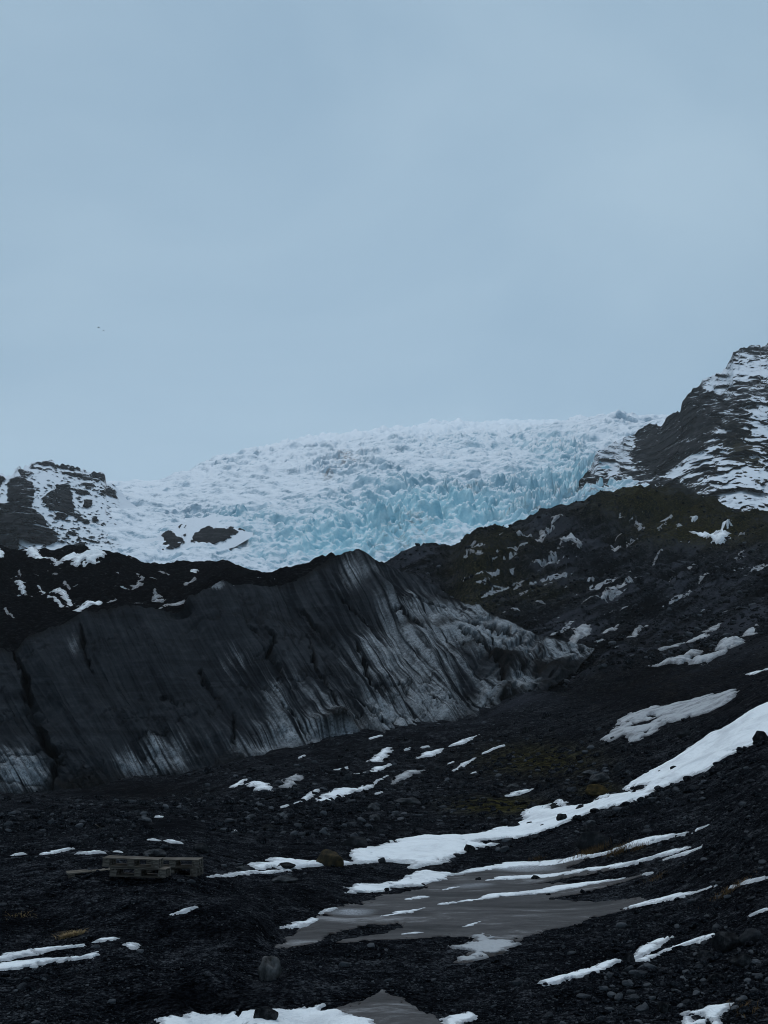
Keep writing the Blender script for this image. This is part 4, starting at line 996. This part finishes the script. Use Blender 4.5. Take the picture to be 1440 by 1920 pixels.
# on the debris hill behind the ice front
DK = dict(field=DEBRIS, v0=math.log(88), v1=math.log(170), ragged=2.2)
P([(32, 1027), (55, 1024), (85, 1040), (116, 1058), (104, 1062), (65, 1047)], 'slanting white snow band at the top left of the black debris hill', **DK)
P([(105, 1045), (130, 1036), (165, 1042), (200, 1044), (213, 1055), (190, 1060), (150, 1066), (125, 1058)], 'large pale snow patch on the crest of the black debris hill', **DK)
P([(-60, 1030), (0, 1031), (26, 1041), (0, 1047), (-60, 1044)], 'snow patch on the debris hill crest at the left edge', **DK)
P([(338, 1081), (350, 1070), (362, 1065), (374, 1068), (362, 1076)], 'small blue white ice scrap right on the debris hill crest', **DK)
B([(28, 1089), (40, 1100), (54, 1112)], [5, 9, 6], 'slanting snow dash low on the debris hill at far left', **DK)
B([(73, 1098), (100, 1113), (120, 1124), (142, 1137)], [6, 9, 12, 7], 'long slanting snow dash in the middle of the debris hill', **DK)
P([(134, 1150), (150, 1141), (168, 1134), (196, 1126), (190, 1136), (162, 1146), (150, 1152)], 'snow lip above the left part of the ice face', **DK)
B([(90, 1127), (110, 1135), (128, 1142)], 4, 'thin snow dash under the long one on the debris hill', **DK)
P([(280, 1123), (290, 1107), (304, 1116), (314, 1124), (296, 1128)], 'pale ice cone on the debris hill above the ice face', M_OLD, thick=3, **DK)
B([(298, 1141), (330, 1130), (362, 1119)], [4, 8, 5], 'snow band along the edge above the middle ice face', M_OLD, **DK)
DS = 'snow scraps on the black debris hill'
for pts, w in [([(88, 1076), (104, 1083)], 5), ([(240, 1100), (268, 1096)], 7), ([(258, 1085), (270, 1092)], 5), ([(120, 1090), (134, 1098)], 5), ([(48, 1124), (60, 1132)], 4), ([(345, 1098), (368, 1092)], 6), ([(200, 1128), (220, 1126)], 8), ([(10, 1150), (26, 1160)], 4), ([(35, 1066), (52, 1074)], 5), ([(205, 1078), (222, 1080)], 4), ([(300, 1075), (318, 1078)], 4)]:
    o = B(pts, w, 'small snow scrap on the black debris hill', M_OLD, DS, **DK)
    if o: SCRAPS.append((o, pts[0][0], pts[0][1], 'small old snow scrap'))

# ------------------------------------------------------------------ boulders
def rock_mesh(name, seed, sub, mat, cuts=9, rough=0.10):
    r = np.random.default_rng(seed)
    import bmesh
    bm = bmesh.new(); bmesh.ops.create_icosphere(bm, subdivisions=sub, radius=1.0)
    co = np.array([v.co[:] for v in bm.verts])
    for k in range(cuts):
        n = r.normal(size=3); n[2] = abs(n[2])*0.9; n /= np.linalg.norm(n)
        d0 = r.uniform(0.55, 0.86)
        e = np.maximum(0, co@n - d0)
        co -= e[:, None]*n*0.95
    s = seed*3.7
    for sc_, a in ((1.1, rough), (2.6, rough*0.5), (6.0, rough*0.2)):
        co *= (1 + a*(perlin(co[:, 0]*sc_+s, co[:, 1]*sc_+co[:, 2]*sc_*0.7) + perlin(co[:, 2]*sc_-s, co[:, 0]*sc_*0.6-co[:, 1]*sc_*0.5)))[:, None]
    lo, hi = co.min(0), co.max(0)
    co = (co-(lo+hi)/2)/((hi-lo)/2)
    co[:, 2] = (co[:, 2]+1)*0.65 - 0.3                    # top at 1, a third buried
    for v, c in zip(bm.verts, co): v.co = c
    me = bpy.data.meshes.new(name); bm.to_mesh(me); bm.free()
    for p in me.polygons: p.use_smooth = sub > 2
    me.materials.append(mat)
    return me

def put_rock(name, me, px, py, w, h, label, cat, group=None, field=None, rz=None, tilt=0.25, depth=None, v1=math.log(245)):
    f = field or GROUND
    (u, v), = f.hit([px], [py], math.log(8), v1)
    d = math.exp(v)
    z = float(f.z(np.array([u]), np.array([v]))[0])
    o = link(name, me)
    hw = w/F*d/2
    o.location = (u*d, d + hw*0.5, z - 0.02*h/F*d)
    o.scale = (hw, hw*(depth or random.uniform(0.65, 1.0)), h/F*d)
    o.rotation_euler = (random.uniform(-tilt, tilt)*0.4, random.uniform(-tilt, tilt)*0.5, random.uniform(-0.5, 0.5) if rz is None else rz)
    return tag(o, label, cat, group)

MARKS = [('the wooden pallets', 280, 1628), ('the brown boulder', 622, 1612), ('the pale flat slab', 765, 1508), ('the pale pointed rock', 700, 1514), ('the longest rubble snow patch', 650, 1482), ('the white snow wedge', 712, 1418),
         ('the leftmost rubble snow scrap', 445, 1470), ('the grey snow scrap', 546, 1466), ('the grey leaf shaped snow', 762, 1456), ('the big grassy boulder', 1115, 1575), ('the pale tilted slab', 1127, 1460), ('the brown mossy hummock', 1126, 1484),
         ('the boulder between two drifts', 1284, 1377), ('the drift edge boulder', 1432, 1378), ('the square dark rock', 1180, 1802), ('the forked snow patch', 1325, 1895), ('the largest lower right rock', 1366, 1766), ('the upright angular boulder', 505, 1815),
         ('the straw grass tuft', 132, 1750), ('the lower left snow strips', 80, 1800), ('the green moss', 930, 1508), ('the right tip of the pond', 1240, 1688), ('the lone slope rock', 985, 1370), ('the slim slanting snow line', 868, 1432),
         ('the upper drift bank', 1260, 1340), ('the second pond strip end', 1320, 1585), ('the dark rubble boulder', 502, 1546), ('the pallets snow dashes', 150, 1597), ('the grey leaf of old snow', 762, 1456), ('the small bottom snow patch', 865, 1905),
         ('the mossy shoulder snow', 1335, 1002), ('the branching hillside snow', 1050, 1030), ('the long scree streak', 1145, 1125), ('the hillside wedge', 1155, 1020), ('the crest snow patch', 160, 1050), ('the pale ice cone', 296, 1118), ('the long debris hill dash', 105, 1116),
         ('the ice front tip', 1110, 1212), ('the left mossy end scraps', 895, 1030), ('the small round snow spot', 246, 1775), ('the bottom edge ice', 740, 1890)]
ORD = ['', 'second ', 'third ', 'fourth ', 'fifth ', 'sixth ', 'seventh ', 'eighth ', 'ninth ', 'tenth ', 'eleventh ', 'twelfth ', 'thirteenth ', 'fourteenth ', 'fifteenth ', 'sixteenth ', 'seventeenth ', 'eighteenth ', 'nineteenth ', 'twentieth ']
TO_NAME = []
def name_by_marks():
    """tell alike stones and scraps apart by the landmark they lie next to"""
    box = {}
    for o, px, py, kind in TO_NAME:
        m_ = min(MARKS, key=lambda q: math.hypot(q[1]-px, (q[2]-py)*1.6))
        dx, dy = px-m_[1], (py-m_[2])*1.6
        side = ('right of' if dx > 0 else 'left of') if abs(dx) > abs(dy) else ('below' if dy > 0 else 'above')
        box.setdefault((kind, side, m_[0]), []).append((math.hypot(dx, dy), o))
    for (kind, side, mk), lst in box.items():
        lst.sort(key=lambda t: t[0])
        for k, (_, o) in enumerate(lst):
            o['label'] = f'{kind} {side} {mk}' if len(lst) == 1 else f'{ORD[min(k, 19)]}nearest {kind} {side} {mk}'
ROCKS = [rock_mesh('boulder_mesh', 100+k, 4, M_ROCK, 8+k % 5) for k in range(6)]
RP = [rock_mesh('pale_boulder_mesh', 200+k, 4, M_PALE, 9) for k in range(3)]
M_GREY = stone_material('grey_boulder', (0.025, 0.0245, 0.0245), (0.085, 0.0825, 0.083), (0.17, 0.165, 0.165), 1.4, 0.15)
RG = [rock_mesh('grey_boulder_mesh', 362, 4, M_GREY, 5, 0.16)]
RB = [rock_mesh('brown_boulder_mesh', 300+k, 4, M_BROWN, 8) for k in range(2)]
R = 'boulder'
for me, px, py, w, h, lab in [
    (RG[0], 505, 1838, 46, 46, 'upright angular boulder standing alone on the black sand'),
    (ROCKS[1], 497, 1916, 50, 28, 'low black rock sticking out of the bottom snow strip'),
    (RB[0], 622, 1624, 58, 34, 'brown lichened boulder at the edge of the long drift'),
    (ROCKS[2], 717, 1619, 15, 11, 'small dark rock on the drift right of the brown boulder'),
    (ROCKS[3], 881, 1598, 22, 15, 'dark rock on the long drift above the pond'),
    (ROCKS[4], 1055, 1541, 24, 15, 'rounded dark boulder in the middle of the long drift'),
    (ROCKS[5], 1090, 1519, 20, 11, 'flat dark rock upslope in the long drift'),
    (ROCKS[1], 1115, 1590, 64, 33, 'big dark flat topped boulder with dry grass at its foot'),
    (ROCKS[0], 1180, 1812, 28, 22, 'square dark rock splitting the lower right snow'),
    (ROCKS[2], 897, 1651, 11, 7, 'small stone lying on the grey pond ice'),
    (ROCKS[3], 1006, 1650, 19, 9, 'low stone on the second pond snow strip'),
    (ROCKS[4], 752, 1651, 12, 6, 'tiny stone at the snow tongue on the pond shore'),
    (RP[0], 455, 1634, 30, 10, 'grey cobble at the left tip of the long drift'),
    (ROCKS[5], 532, 1629, 44, 11, 'low rock at the front of the drift left of the brown boulder'),
    (RP[1], 765, 1513, 50, 13, 'pale flat slab in the rubble, right of centre'),
    (RP[2], 700, 1521, 26, 14, 'pale pointed rock in the rubble left of the flat slab'),
    (RP[0], 702, 1540, 22, 13, 'pale rock below the pointed one in the rubble'),
    (RP[1], 1127, 1468, 40, 18, 'pale tilted slab above the long drift'),
    (RP[2], 1110, 1449, 34, 9, 'low pale slab upslope of the tilted one'),
    (RP[0], 962, 1480, 24, 9, 'grey slab above the small snow bar by the moss'),
    (ROCKS[2], 1284, 1384, 28, 15, 'grey boulder between the two big drifts'),
    (ROCKS[3], 1432, 1388, 36, 22, 'dark boulder at the drift edge by the right picture border'),
    (RP[1], 288, 1604, 44, 14, 'long grey rock just behind the pallets'),
    (ROCKS[4], 376, 1600, 34, 17, 'dark wedge rock right behind the pallets'),
    (ROCKS[5], 502, 1552, 30, 13, 'dark boulder in the rubble left of centre'),
    (RP[2], 533, 1656, 52, 13, 'flat grey slab half buried in sand left of the pond'),
    (ROCKS[0], 664, 1590, 54, 21, 'dark boulder behind the top of the brown boulder'),
    (ROCKS[1], 985, 1375, 14, 13, 'lone dark rock on the slope below the ice tip'),
    (ROCKS[3], 1246, 1892, 28, 20, 'round dark stone left of the forked snow patch'),
    (ROCKS[4], 1366, 1782, 56, 34, 'largest rock of the pile in the lower right'),
    (ROCKS[5], 1414, 1768, 48, 26, 'rock behind the largest one at the right edge'),
    (ROCKS[2], 1392, 1812, 44, 24, 'rock in front of the pile in the lower right'),
    (ROCKS[0], 1312, 1884, 20, 13, 'small stone at the upper end of the forked snow'),
    (ROCKS[1], 1345, 1838, 34, 15, 'flat dark rock between the pile and the forked snow'),
    (ROCKS[3], 1330, 1800, 38, 18, 'rock left of the pile in the lower right'),
    (ROCKS[4], 965, 1556, 26, 14, 'black rock notched into the upper edge of the long drift'),
    (ROCKS[5], 1000, 1522, 22, 12, 'dark lump above the drift beside the moss'),
    (RB[1], 1126, 1492, 50, 20, 'brown mossy hummock rock above the long drift'),
    (ROCKS[1], 857, 1607, 18, 7, 'thin dark stone in the drift above the pond'),
    (ROCKS[0], 1158, 1447, 20, 12, 'dark stone upslope of the pale tilted slab'),
    (ROCKS[2], 1098, 1560, 20, 12, 'grey stone above the big grassy boulder'),
    (ROCKS[4], 1036, 1690, 12, 6, 'small stone at the right of the middle pond strip')]:
    put_rock(R, me, px, py, w, h, lab, 'boulder')

COB = [rock_mesh('cobble_mesh', 400+k, 3, M_STONE, 8) for k in range(8)]
BOXES = [(p, min(q[0] for q in p), max(q[0] for q in p), min(q[1] for q in p), max(q[1] for q in p)) for p, _ in ALL_PATCH]
def scatter_rocks(n, boxes, smin, smax, label, group, name='rock'):
    k = 0; tries = 0
    while k < n and tries < n*12:
        tries += 1
        x0, y0, x1, y1 = boxes[random.randrange(len(boxes))]
        px, py = random.uniform(x0, x1), random.uniform(y0, y1)
        if any(a-4 < px < b_+4 and c-4 < py < e+4 and sdist(np.array([px]), np.array([py]), p)[0] > -4 for p, a, b_, c, e in BOXES): continue
        s = smin*(smax/smin)**(random.random()**1.8)
        o = put_rock(name, random.choice(COB), px, py, s, s*random.uniform(0.38, 0.62), label, 'rock', group, rz=random.uniform(0, 6.28))
        TO_NAME.append((o, px, py, 'large dark rock' if s > smin*1.55 else 'small dark rock'))
        k += 1
scatter_rocks(105, [(380, 1440, 720, 1575), (480, 1500, 760, 1600), (0, 1500, 420, 1590), (430, 1500, 700, 1570)], 9, 24, 'dark rock in the rubble field below the ice front', 'rocks in the rubble below the ice')
scatter_rocks(75, [(1130, 1500, 1440, 1620), (1250, 1420, 1440, 1560), (1150, 1430, 1440, 1620)], 9, 20, 'dark rounded cobble on the stony slope below the long drift', 'cobbles on the right slope')
scatter_rocks(50, [(760, 1390, 1130, 1500), (880, 1330, 1130, 1480), (1080, 1400, 1250, 1470)], 8, 18, 'dark rock on the brownish slope above the long drift', 'rocks above the long drift')
scatter_rocks(50, [(1000, 1740, 1440, 1900), (1250, 1700, 1440, 1920)], 10, 30, 'dark rock on the stony bank in the lower right', 'rocks in the lower right bank')
scatter_rocks(20, [(0, 1620, 420, 1720), (0, 1820, 300, 1900)], 7, 15, 'small dark stone on the black sand at lower left', 'stones on the lower left sand')

for o, px, py, kind in SCRAPS: TO_NAME.append((o, px, py, kind))
name_by_marks()

# ------------------------------------------------------------------ gravel: too many stones to count
GR_COL = bpy.data.collections.new('gravel_shapes')
for k in range(7):
    mm = rock_mesh('pebble_mesh', 500+k, 2, M_STONE, 7, 0.13)
    o = bpy.data.objects.new('pebble_shape', mm); GR_COL.objects.link(o)
def gravel(name, n, d0, d1, smin, smax, label, power=2.6, weight=None, urange=0.5):
    u = rng.uniform(-urange, urange, n*2); v = rng.uniform(math.log(d0), math.log(d1), n*2)
    z = GROUND.z(u, v); d = np.exp(v)
    px, py = pix(u*d, d, z)
    ok = np.ones(len(u), bool)
    for poly, holes in ALL_PATCH:
        p = np.array(poly); 
        bb = (px > p[:, 0].min()-5) & (px < p[:, 0].max()+5) & (py > p[:, 1].min()-5) & (py < p[:, 1].max()+5) & ok
        i = np.nonzero(bb)[0]
        if len(i) == 0: continue
        ins = sdist(px[i], py[i], poly) > -1.0
        for hp in holes: ins &= ~inside(px[i], py[i], hp)
        ok[i[ins & (rng.random(len(i)) > 0.035)]] = False
    if weight is not None: ok &= rng.random(len(u)) < weight(px, py, u*d, d)
    i = np.nonzero(ok)[0][:n]
    u, v, z, d = u[i], v[i], z[i], d[i]
    s = smin*(smax/smin)**(rng.random(len(i))**power)
    me = bpy.data.meshes.new(name)
    me.vertices.add(len(i))
    me.vertices.foreach_set('co', np.stack([u*d, d, z], -1).astype(np.float32).ravel())
    a = me.attributes.new('size', 'FLOAT_VECTOR', 'POINT')
    a.data.foreach_set('vector', np.stack([s, s*rng.uniform(0.6, 1, len(i)), s*rng.uniform(0.5, 1.0, len(i))], -1).astype(np.float32).ravel())
    a = me.attributes.new('turn', 'FLOAT_VECTOR', 'POINT')
    a.data.foreach_set('vector', np.stack([rng.uniform(-.4, .4, len(i)), rng.uniform(-.4, .4, len(i)), rng.uniform(0, 6.28, len(i))], -1).astype(np.float32).ravel())
    o = link(name, me)
    ng = bpy.data.node_groups.new(name, 'GeometryNodeTree')
    ng.interface.new_socket('Geometry', in_out='INPUT', socket_type='NodeSocketGeometry')
    ng.interface.new_socket('Geometry', in_out='OUTPUT', socket_type='NodeSocketGeometry')
    N = ng.nodes
    gi, go = N.new('NodeGroupInput'), N.new('NodeGroupOutput')
    ci = N.new('GeometryNodeCollectionInfo'); ci.inputs['Collection'].default_value = GR_COL
    ci.inputs['Separate Children'].default_value = True; ci.inputs['Reset Children'].default_value = True
    iop = N.new('GeometryNodeInstanceOnPoints'); iop.inputs['Pick Instance'].default_value = True
    sa = N.new('GeometryNodeInputNamedAttribute'); sa.data_type = 'FLOAT_VECTOR'; sa.inputs['Name'].default_value = 'size'
    ta = N.new('GeometryNodeInputNamedAttribute'); ta.data_type = 'FLOAT_VECTOR'; ta.inputs['Name'].default_value = 'turn'
    L = ng.links
    L.new(gi.outputs[0], iop.inputs['Points']); L.new(ci.outputs[0], iop.inputs['Instance'])
    L.new(ta.outputs[0], iop.inputs['Rotation']); L.new(sa.outputs[0], iop.inputs['Scale'])
    L.new(iop.outputs[0], go.inputs[0])
    md = o.modifiers.new('scatter', 'NODES'); md.node_group = ng
    return tag(o, label, 'gravel', None, 'stuff')
def w_stony(px, py, X, Y):
    w = 0.10 + blobs(px, py, [(1330, 1560, 230, 120, 0.8), (550, 1500, 330, 50, 0.8), (1330, 1850, 200, 80, 0.9), (120, 1570, 250, 40, 0.6), (950, 1440, 250, 60, 0.5), (200, 1660, 200, 25, 0.3), (60, 1850, 120, 40, 0.3)]) - blobs(px, py, SAND_SHADE)
    return np.clip(w*(0.7+0.9*fbm(X/1.5, Y/1.5, 3)), 0.0, 1)
def w_sand(px, py, X, Y):
    return np.clip(0.85 - 0.9*blobs(px, py, SAND_SHADE) + 0.4*fbm(X/2, Y/2, 3), 0.04, 1)
gravel('gravel', 120000, 8.2, 34, 0.004, 0.021, 'loose black gravel strewn over the foreground', 2.2, w_sand)
gravel('gravel', 26000, 9, 40, 0.016, 0.075, 'fist sized black cobbles strewn over the stony ground', 2.6, w_stony)
gravel('gravel', 42000, 30, 100, 0.025, 0.19, 'dark rubble covering the slopes below the ice', 3.0, w_stony)
gravel('gravel', 26000, 90, 235, 0.09, 0.5, 'scree of dark stones on the right hillside', 3.4, lambda px, py, X, Y: np.clip(0.6-0.5*blobs(px, py, [(900, 1050, 80, 60, 1), (1250, 960, 250, 50, 1)]), 0, 1))

# ------------------------------------------------------------------ wooden pallets
def wood_material():
    m, nt, b = new_mat('weathered_wood')
    tc = nt.nodes.new('ShaderNodeTexCoord')
    mp = nd(nt, 'ShaderNodeMapping'); mp.inputs['Scale'].default_value = (3, 30, 30)
    nt.links.new(tc.outputs['Object'], mp.inputs['Vector'])
    n = noise(nt, 1.0, 6, 0.65, 0.4, mp.outputs['Vector'])
    oi = nt.nodes.new('ShaderNodeObjectInfo')
    c = ramp(nt, n, (0.34, (0.036, 0.030, 0.025)), (0.5, (0.125, 0.107, 0.091)), (0.68, (0.24, 0.21, 0.183)))
    c = mix(nt, maprange(nt, oi.outputs['Random'], 0, 1, 0, 0.5, False), c, (0.03, 0.025, 0.02))
    nt.links.new(c, b.inputs['Base Color'])
    b.inputs['Roughness'].default_value = 0.85
    b.inputs['Specular IOR Level'].default_value = 0.1
    bump(nt, b, n, 0.4, 0.01)
    return m
M_WOOD = wood_material()
def board_mesh(name, x, y, z, seed=0):
    """a sawn board with chipped, slightly bent edges"""
    import bmesh
    r = np.random.default_rng(seed)
    bm = bmesh.new(); bmesh.ops.create_cube(bm, size=1.0)
    bmesh.ops.subdivide_edges(bm, edges=[e for e in bm.edges if abs((e.verts[0].co-e.verts[1].co).x) > 0.5], cuts=4)
    for v in bm.verts:
        v.co.x *= x; v.co.y *= y; v.co.z *= z
        v.co.y += r.normal()*y*0.02; v.co.z += r.normal()*z*0.03
    bmesh.ops.bevel(bm, geom=[e for e in bm.edges if len(e.link_faces) == 2 and e.calc_face_angle(0) > 1.0], offset=min(z, y)*0.08, segments=1, affect='EDGES')
    me = bpy.data.meshes.new(name); bm.to_mesh(me); bm.free(); me.materials.append(M_WOOD)
    return me
PW, PD, PH = 0.92, 0.60, 0.150
MB_DECK = [board_mesh('deck_board_mesh', PW, 0.095, 0.018, k) for k in range(3)]
MB_STR = board_mesh('stringer_mesh', PD, 0.10, 0.012, 9)
MB_BLK = [board_mesh('block_mesh', 0.115, 0.10, 0.100, 20+k) for k in range(3)]
MB_BOT = board_mesh('bottom_board_mesh', PW, 0.10, 0.018, 31)
def pallet(px, d, base, rz, tilt, label, drop=0.0):
    root = bpy.data.objects.new('wooden_pallet', None); COL.objects.link(root)
    root.location = ((px-CX)/F*d, d+PD/2, base-drop); root.rotation_euler = (0, tilt, rz)
    root.empty_display_size = 0.3
    tag(root, label, 'pallet', 'old pallets on the gravel')
    ys = np.linspace(-PD/2+0.05, PD/2-0.05, 5)
    for k, y in enumerate(ys):
        o = link('deck_board', MB_DECK[k % 3], root); o.location = (random.uniform(-.006, .006), y, PH-0.009)
    for k, x in enumerate((-PW/2+0.06, 0, PW/2-0.06)):
        o = link('stringer', MB_STR, root); o.location = (x, 0, PH-0.0245); o.rotation_euler.z = math.pi/2
        for j, y in enumerate((-PD/2+0.053, 0, PD/2-0.053)):
            o = link('block', MB_BLK[(k+j) % 3], root); o.location = (x, y, 0.069)
    for y in (-PD/2+0.052, 0, PD/2-0.052):
        o = link('bottom_board', MB_BOT, root); o.location = (0, y, 0.009)
    return root
def base_z(px, d):
    u = np.array([(px-40-CX)/F, (px-CX)/F, (px+40-CX)/F]*2); v = np.log(np.array([d]*3 + [d+0.8]*3))
    return float(GROUND.z(u, v).max())
bA, bC = base_z(256, 17.7), base_z(321, 18.75)
bA = HC - (1645-YH)/F*17.7; bC = 0.665
pallet(256, 17.7, bA, 0.03, math.radians(2.2), 'weathered pallet at the bottom left of the stack')
pallet(242, 17.7, bA+PH+0.012, 0.06, math.radians(2.6), 'weathered pallet on top of the left stack, tilting right')
pallet(321, 18.75, bC, -0.04, 0.0, 'weathered pallet at the bottom right of the stack')
pallet(322, 18.72, bC+PH+0.004, 0.02, math.radians(0.5), 'weathered pallet on top of the right stack')
pallet(168, 18.6, HC - (1640-YH)/F*18.6, 0.35, math.radians(-4), 'broken pallet sunk in the gravel left of the stack', 0.085)
def lone_board(px, py, length, rz, ry, label):
    (u, v), = GROUND.hit([px], [py], math.log(8), math.log(60))
    d = math.exp(v); o = link('plank', board_mesh('plank_mesh', length, 0.09, 0.025, 77))
    o.location = (u*d, d, float(GROUND.z(np.array([u]), np.array([v]))[0]) + 0.05); o.rotation_euler = (0.1, ry, rz)
    return tag(o, label, 'plank')
lone_board(191, 1556, 0.42, 0.6, 0.6, 'short pale stick leaning among stones behind the pallets')

# ------------------------------------------------------------------ dry grass
def grass_material(name, a, b_):
    m, nt, b = new_mat(name)
    n = noise(nt, 30, 3, 0.6)
    nt.links.new(ramp(nt, n, (0.3, a), (0.7, b_)), b.inputs['Base Color'])
    b.inputs['Roughness'].default_value = 0.8
    b.inputs['Specular IOR Level'].default_value = 0.1
    return m
M_STRAW = grass_material('straw', (0.14, 0.095, 0.045), (0.34, 0.245, 0.125))
M_RUST = grass_material('rusty_grass', (0.045, 0.026, 0.011), (0.13, 0.078, 0.033))
def tuft(px, py, wpx, dpt, hgt, n, mat, label, flop=0.5):
    (u, v), = GROUND.hit([px], [py], math.log(8), math.log(120))
    d = math.exp(v); hw = wpx/F*d/2
    X0, Y0 = u*d, d
    Vv, Ff = [], []
    for k in range(n):
        x = X0 + random.gauss(0, 0.45)*hw; y = Y0 + random.gauss(0, 0.45)*dpt
        z = float(GROUND.z(np.array([x/y]), np.array([math.log(y)]))[0]) - 0.01
        a = random.uniform(0, 6.28); hh = hgt*random.uniform(0.5, 1.15); w = random.uniform(0.003, 0.0065)
        lean = hh*flop*random.uniform(0.2, 1.3)
        b0 = len(Vv)
        for t in (0, 0.35, 0.7, 1.0):
            cx = x + math.cos(a)*lean*t*t; cy = y + math.sin(a)*lean*t*t; cz = z + hh*t*(1-0.35*flop*t)
            ww = w*(1-0.85*t)
            Vv += [(cx - math.sin(a)*ww, cy + math.cos(a)*ww, cz), (cx + math.sin(a)*ww, cy - math.cos(a)*ww, cz)]
        for t in range(3): Ff.append([b0+2*t, b0+2*t+1, b0+2*t+3, b0+2*t+2])
    return tag(link('grass_tuft', mesh_from('grass_tuft', np.array(Vv), np.array(Ff), None, mat)), label, 'grass tuft')
tuft(132, 1754, 44, 0.10, 0.12, 420, M_STRAW, 'straw coloured grass tuft on the sand at lower left', 1.3)
tuft(1105, 1602, 70, 0.3, 0.22, 420, M_RUST, 'rusty dry grass in front of the big boulder', 0.4)
tuft(1160, 1597, 60, 0.3, 0.2, 380, M_RUST, 'rusty dry grass right of the big boulder', 0.5)
tuft(1200, 1588, 34, 0.25, 0.14, 140, M_RUST, 'thin rusty grass above the uppermost pond strip', 0.6)
tuft(1400, 1890, 60, 0.3, 0.09, 70, M_RUST, 'thin dry grass in the lower right corner', 0.9)
tuft(1370, 1672, 90, 0.4, 0.10, 240, M_RUST, 'low brown grass by the right end of the pond tip snow', 0.9)
tuft(1005, 1612, 40, 0.4, 0.12, 90, M_RUST, 'faint dry grass between drift and pond', 0.6)
tuft(1230, 1648, 60, 0.35, 0.1, 120, M_RUST, 'sparse dry grass right of the long pond strip', 0.7)
tuft(40, 1720, 60, 0.2, 0.06, 60, M_STRAW, 'wispy dry stalks on the sand at the left edge', 1.2)

# ------------------------------------------------------------------ two birds in front of the sky
m_bird, nt, b = new_mat('dark_feathers')
nt.links.new(ramp(nt, noise(nt, 6, 3), (0.3, (0.02, 0.02, 0.022)), (0.7, (0.06, 0.06, 0.065))), b.inputs['Base Color'])
def bird(px, py, d, roll, yaw, label):
    root = bpy.data.objects.new('bird', None); COL.objects.link(root)
    root.location = ((px-CX)/F*d, d, HC+(YH-py)/F*d); root.rotation_euler = (0, roll, yaw)
    tag(root, label, 'bird')
    V_, F_ = [], []
    prof = [(-0.30, 0.01), (-0.24, 0.035), (-0.1, 0.065), (0.05, 0.07), (0.14, 0.045), (0.19, 0.042), (0.23, 0.03), (0.28, 0.005)]
    for x, r in prof:
        for k in range(8): V_.append((x, r*math.cos(k*math.pi/4), r*0.9*math.sin(k*math.pi/4)))
    for i in range(len(prof)-1):
        for k in range(8): F_.append([i*8+k, i*8+(k+1) % 8, i*8+8+(k+1) % 8, i*8+8+k])
    link('body', mesh_from('bird_body', np.array(V_), np.array(F_), None, m_bird), root)
    for s in (-1, 1):
        st = [(0.0, 0.12, -0.10, 0.03), (0.25, 0.14, -0.06, 0.14), (0.45, 0.08, -0.06, 0.13), (0.62, -0.04, -0.07, 0.08)]
        Vw, Fw = [], []
        for y, xf, xb, z in st:
            Vw += [(xf, s*y, z), (xb, s*y, z-0.01), (xb, s*y, z-0.018), (xf, s*y, z-0.016)]
        for i in range(3):
            for k in range(4): Fw.append([i*4+k, i*4+(k+1) % 4, i*4+4+(k+1) % 4, i*4+4+k])
        link('wing', mesh_from('bird_wing', np.array(Vw), np.array(Fw), None, m_bird), root)
    V_ = np.array([(-0.26, 0.02, 0), (-0.26, -0.02, 0), (-0.42, -0.06, 0.005), (-0.42, 0.06, 0.005), (-0.26, 0.02, -0.01), (-0.26, -0.02, -0.01), (-0.42, -0.06, -0.002), (-0.42, 0.06, -0.002)])
    link('tail', mesh_from('bird_tail', V_, np.array([[0, 1, 2, 3], [7, 6, 5, 4], [0, 4, 5, 1], [2, 6, 7, 3]]), None, m_bird), root)
bird(185, 614, 380, 0.5, 1.2, 'upper left of two tiny birds flying in the sky')
bird(194.5, 620, 400, -0.3, 0.4, 'lower right of two tiny birds flying in the sky')

# ------------------------------------------------------------------ damp air that fades the far ice
import bmesh
bm = bmesh.new(); bmesh.ops.create_cube(bm, size=1.0)
for v in bm.verts:
    v.co.x *= 9200; v.co.y = v.co.y*9200 + 500; v.co.z = -4 + (v.co.z+0.5)*1800
me = bpy.data.meshes.new('haze'); bm.to_mesh(me); bm.free()
m = bpy.data.materials.new('damp_air'); m.use_nodes = True
nt = m.node_tree; nt.nodes.clear()
mo = nt.nodes.new('ShaderNodeOutputMaterial'); pv = nt.nodes.new('ShaderNodeVolumePrincipled')
pv.inputs['Color'].default_value = (0.94, 0.98, 1.0, 1)
pv.inputs['Density'].default_value = 0.00013
pv.inputs['Anisotropy'].default_value = 0.0
nt.links.new(pv.outputs['Volume'], mo.inputs['Volume'])
me.materials.append(m)
tag(link('haze', me), 'thin blue mist fading the upper icefall into the sky', None, None, 'stuff')
